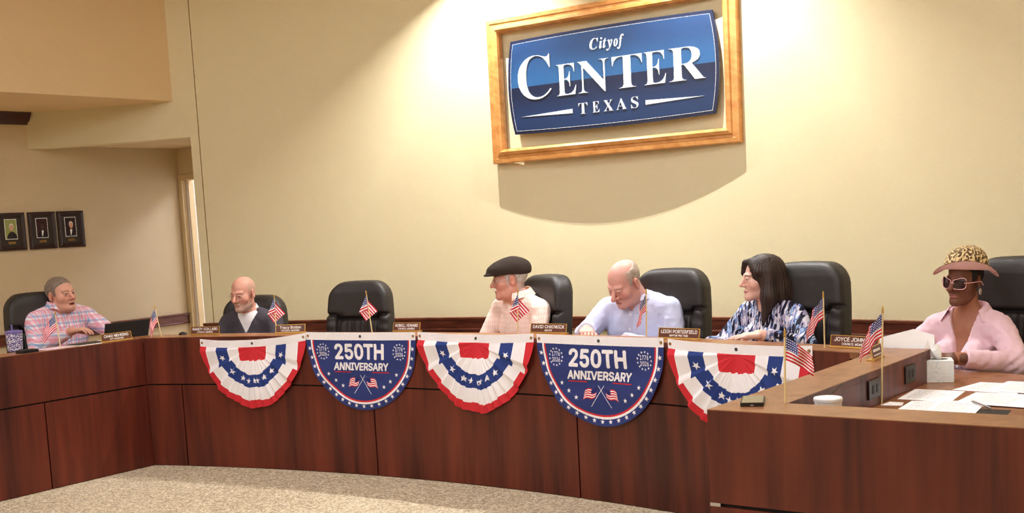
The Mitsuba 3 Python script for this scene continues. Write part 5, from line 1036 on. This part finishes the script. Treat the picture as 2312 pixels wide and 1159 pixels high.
def long_hair(P):
    x, y, z = P.T
    d = ell(P, (0, -.022, .034), (.092, .112, .100))
    d = smin(d, ell(P, (0, -.085, -.10), (.095, .062, .19)), .05)
    for sx in (-1, 1):
        d = smin(d, cap(P, (sx * .070, -.02, .03), (sx * .086, -.018, -.10), .036, .042), .03); d = smin(d, cap(P, (sx * .086, -.018, -.10), (sx * .090, .020, -.225), .042, .013), .03)
    d = smin(d, cap(P, (-.02, -.12, -.06), (-.03, -.235, -.185), .055, .022), .04)
    d = smin(d, cap(P, (.030, .070, .088), (.078, .072, .030), .020, .016), .025); d = smin(d, cap(P, (-.012, .058, .098), (-.078, .040, .040), .016, .018), .02)
    face = ell(P, (.0, .118, -.018), (.067, .108, .112)); d = smax(d, -face, .012)
    d = smax(d, -cap(P, (0, .09, -.13), (0, .09, -.30), .07), .02)
    a = np.arctan2(x, y + .03); w = meshkit.fbm(np.stack([x * 6, y * 6, z * 4], 1), 3)
    return d + .0013 * np.sin(a * 50 + w * 18) + .0010 * np.sin(a * 90 + w * 30 + z * 10) + (w - .5) * .012
m = sdf_mesh(long_hair, (-.16, -.28, -.27), (.16, .13, .16), .0042); v = m.vertices; a = np.arctan2(v[:, 0], v[:, 1] + .03)
st = meshkit.fbm(np.stack([a * 16, v[:, 2] * 3, v[:, 1] * 2], 1), 3); c = np.array(srgb(48, 34, 29)) * (1 + (st - .5) * 1.4)[:, None]
part(k, 'hair', moved(m, H), 'hair_vc', True, color=np.clip(c, 0, 1), label='long straight dark brown hair')

# --- the woman in pink
g = dict(at=(2.282, 5.512, 1.100), az=-144, pitch=-3, roll=-4, s=.95, baz=-140, nb=(2.305, 5.560, .945), skin=(116, 74, 56), chest=(160, 106, 82), cloth='pink_blouse', neck=.045, jaw=.030, w=.90, vneck=.215, vwide=.29, placket=1, sw=.158, cw=.148, cd=.112, belly=.12, bust=1, seed=6, nose=1.15, lips=(168, 100, 96), lip_s=.75, brow=(40, 26, 22), ruddy=.4, wrinkle=.018,
         arms={'R': ((.27, .10, -.20), (.16, .40, -.16)), 'L': ((-.33, .17, -.20), (-.15, .37, -.165))}, ar=(.062, .054), fr=(.052, .042), sleeve=.86,
         hands=[dict(pose=relax(.55, s=.95), aim=((.16, .40, -.16), (-.75, .55, -.1), (-.1, 0, -1)), skin=(104, 66, 50)), dict(pose=relax(.6, right=False, s=.95), aim=((-.15, .37, -.165), (.90, .45, .05), (.1, -.2, -1)), skin=(104, 66, 50))],
         tint=(lambda x, y, z: (z > line(y)) * 1.0, (24, 18, 17), .95))
k, B, H = person(g, 'woman in a pink blouse, leopard print hat and pink sunglasses, behind the papers')
glasses(k, H, 'rose_frame', 'lens_dark', rx_=.0290, rz_=.0245, r=.0022, z=-.008, y=.103, sun=True, label='pink cat-eye sunglasses')
hair(k, H, g, .006, lambda P: (line(P[:, 1]) - P[:, 2]) * .8, (22, 17, 16))
def leopard_fn(p, n, uv):
    a, b, r = voronoi(uv.x * 80, uv.y * 80); ring = smoothstep(.14, .20, a) * smoothstep(.52, .44, a)
    gap = fbm(uv.x * 150, uv.y * 150, 0, 2); c = mix(C3(232, 208, 158), C3(196, 138, 84), smoothstep(.3, .2, a)); return mix(c, C3(28, 18, 14), dr.maximum(ring * smoothstep(.34, .40, gap), smoothstep(.16, .10, a) * .5))
scene['leopard'] = two(pr(proc(leopard_fn), .8, .2)); plain('pink_lining', (240, 200, 198), .8, .2)
nph, nr_ = 72, 26; ph = np.arange(nph) * 2 * np.pi / nph
def hat_ring(t):
    """t 0 = crown top .. 1 = brim edge; phi 0 = front"""
    if t < .55:
        q = t / .55; r = .108 * (np.sin(q * np.pi / 2) ** .75) * (.86 + .14 * q); z = .050 + .112 * np.cos(q * np.pi / 2) ** .85; r_ = np.full(nph, r); z_ = np.full(nph, z)
        z_ = z_ - .012 * np.exp(-(np.cos(ph) * r / .03 - .4) ** 2) * (1 - q) ** .5
    else:
        q = (t - .55) / .45; r_ = np.full(nph, .108 + .048 * q); sl = -.06 + .32 * np.cos(ph + .6) + .50 * np.cos(2 * (ph + .6)) + .10 * np.sin(3 * ph); z_ = .050 + .066 * q * sl * (.35 + .65 * q) - .010 * np.sin(q * np.pi) * (1 - q)
    return np.stack([r_ * np.sin(ph) * .92, r_ * np.cos(ph) * 1.06 - .015, z_ + .0 * ph], 1)
ts = np.linspace(0.01, 1, nr_); V = np.stack([hat_ring(t) for t in ts], 0)
F = tri(grid_faces(nr_, nph, True)); hm = trimesh.Trimesh(V.reshape(-1, 3), F, process=False)
uvh = np.stack([np.broadcast_to(ph[None, :], (nr_, nph)) / (2 * np.pi) * .60, np.broadcast_to((ts * .26)[:, None], (nr_, nph))], -1).reshape(-1, 2)
HH = H @ tr((0, 0, .012)) @ rx(math.radians(4))
q = part(k, 'hat', moved(hm, HH), 'leopard', True, uv=uvh, label='leopard print hat with pink underside')
V2 = np.stack([hat_ring(t) for t in np.linspace(.55, 1, 12)], 0).reshape(-1, 3) - np.array([0, 0, .003])
part(q, 'brim_lining', moved(trimesh.Trimesh(V2, tri(grid_faces(12, nph, True))[:, ::-1], process=False), HH), 'pink_lining', True, label='pink brim lining')
def earring_fn(p, n, uv): return mix(C3(120, 92, 84), C3(244, 230, 222), cell_rand(dr.floor(p.x * 330), dr.floor(p.y * 330), dr.floor(p.z * 330)))
scene['sparkle'] = two(pr(proc(earring_fn), .25, .7, metallic=.3))
for sx in (-1, 1):
    part(k, 'earring', moved(trimesh.Trimesh(*(lambda m: (m.vertices * [.004, .013, .017] + [sx * .082, -.010, -.052], m.faces))(trimesh.creation.icosphere(2)), process=False), H), 'sparkle', True)
hl = (np.linalg.inv(B) @ H @ np.array([0, -.03, -.07, 1]))[:3]; collar(k, B, g, 'pink_blouse', hl, gap=.075, r=.078, tip=.05, open_=.04, h=.055, flare=.026, drop=.05, zoff=-.005)
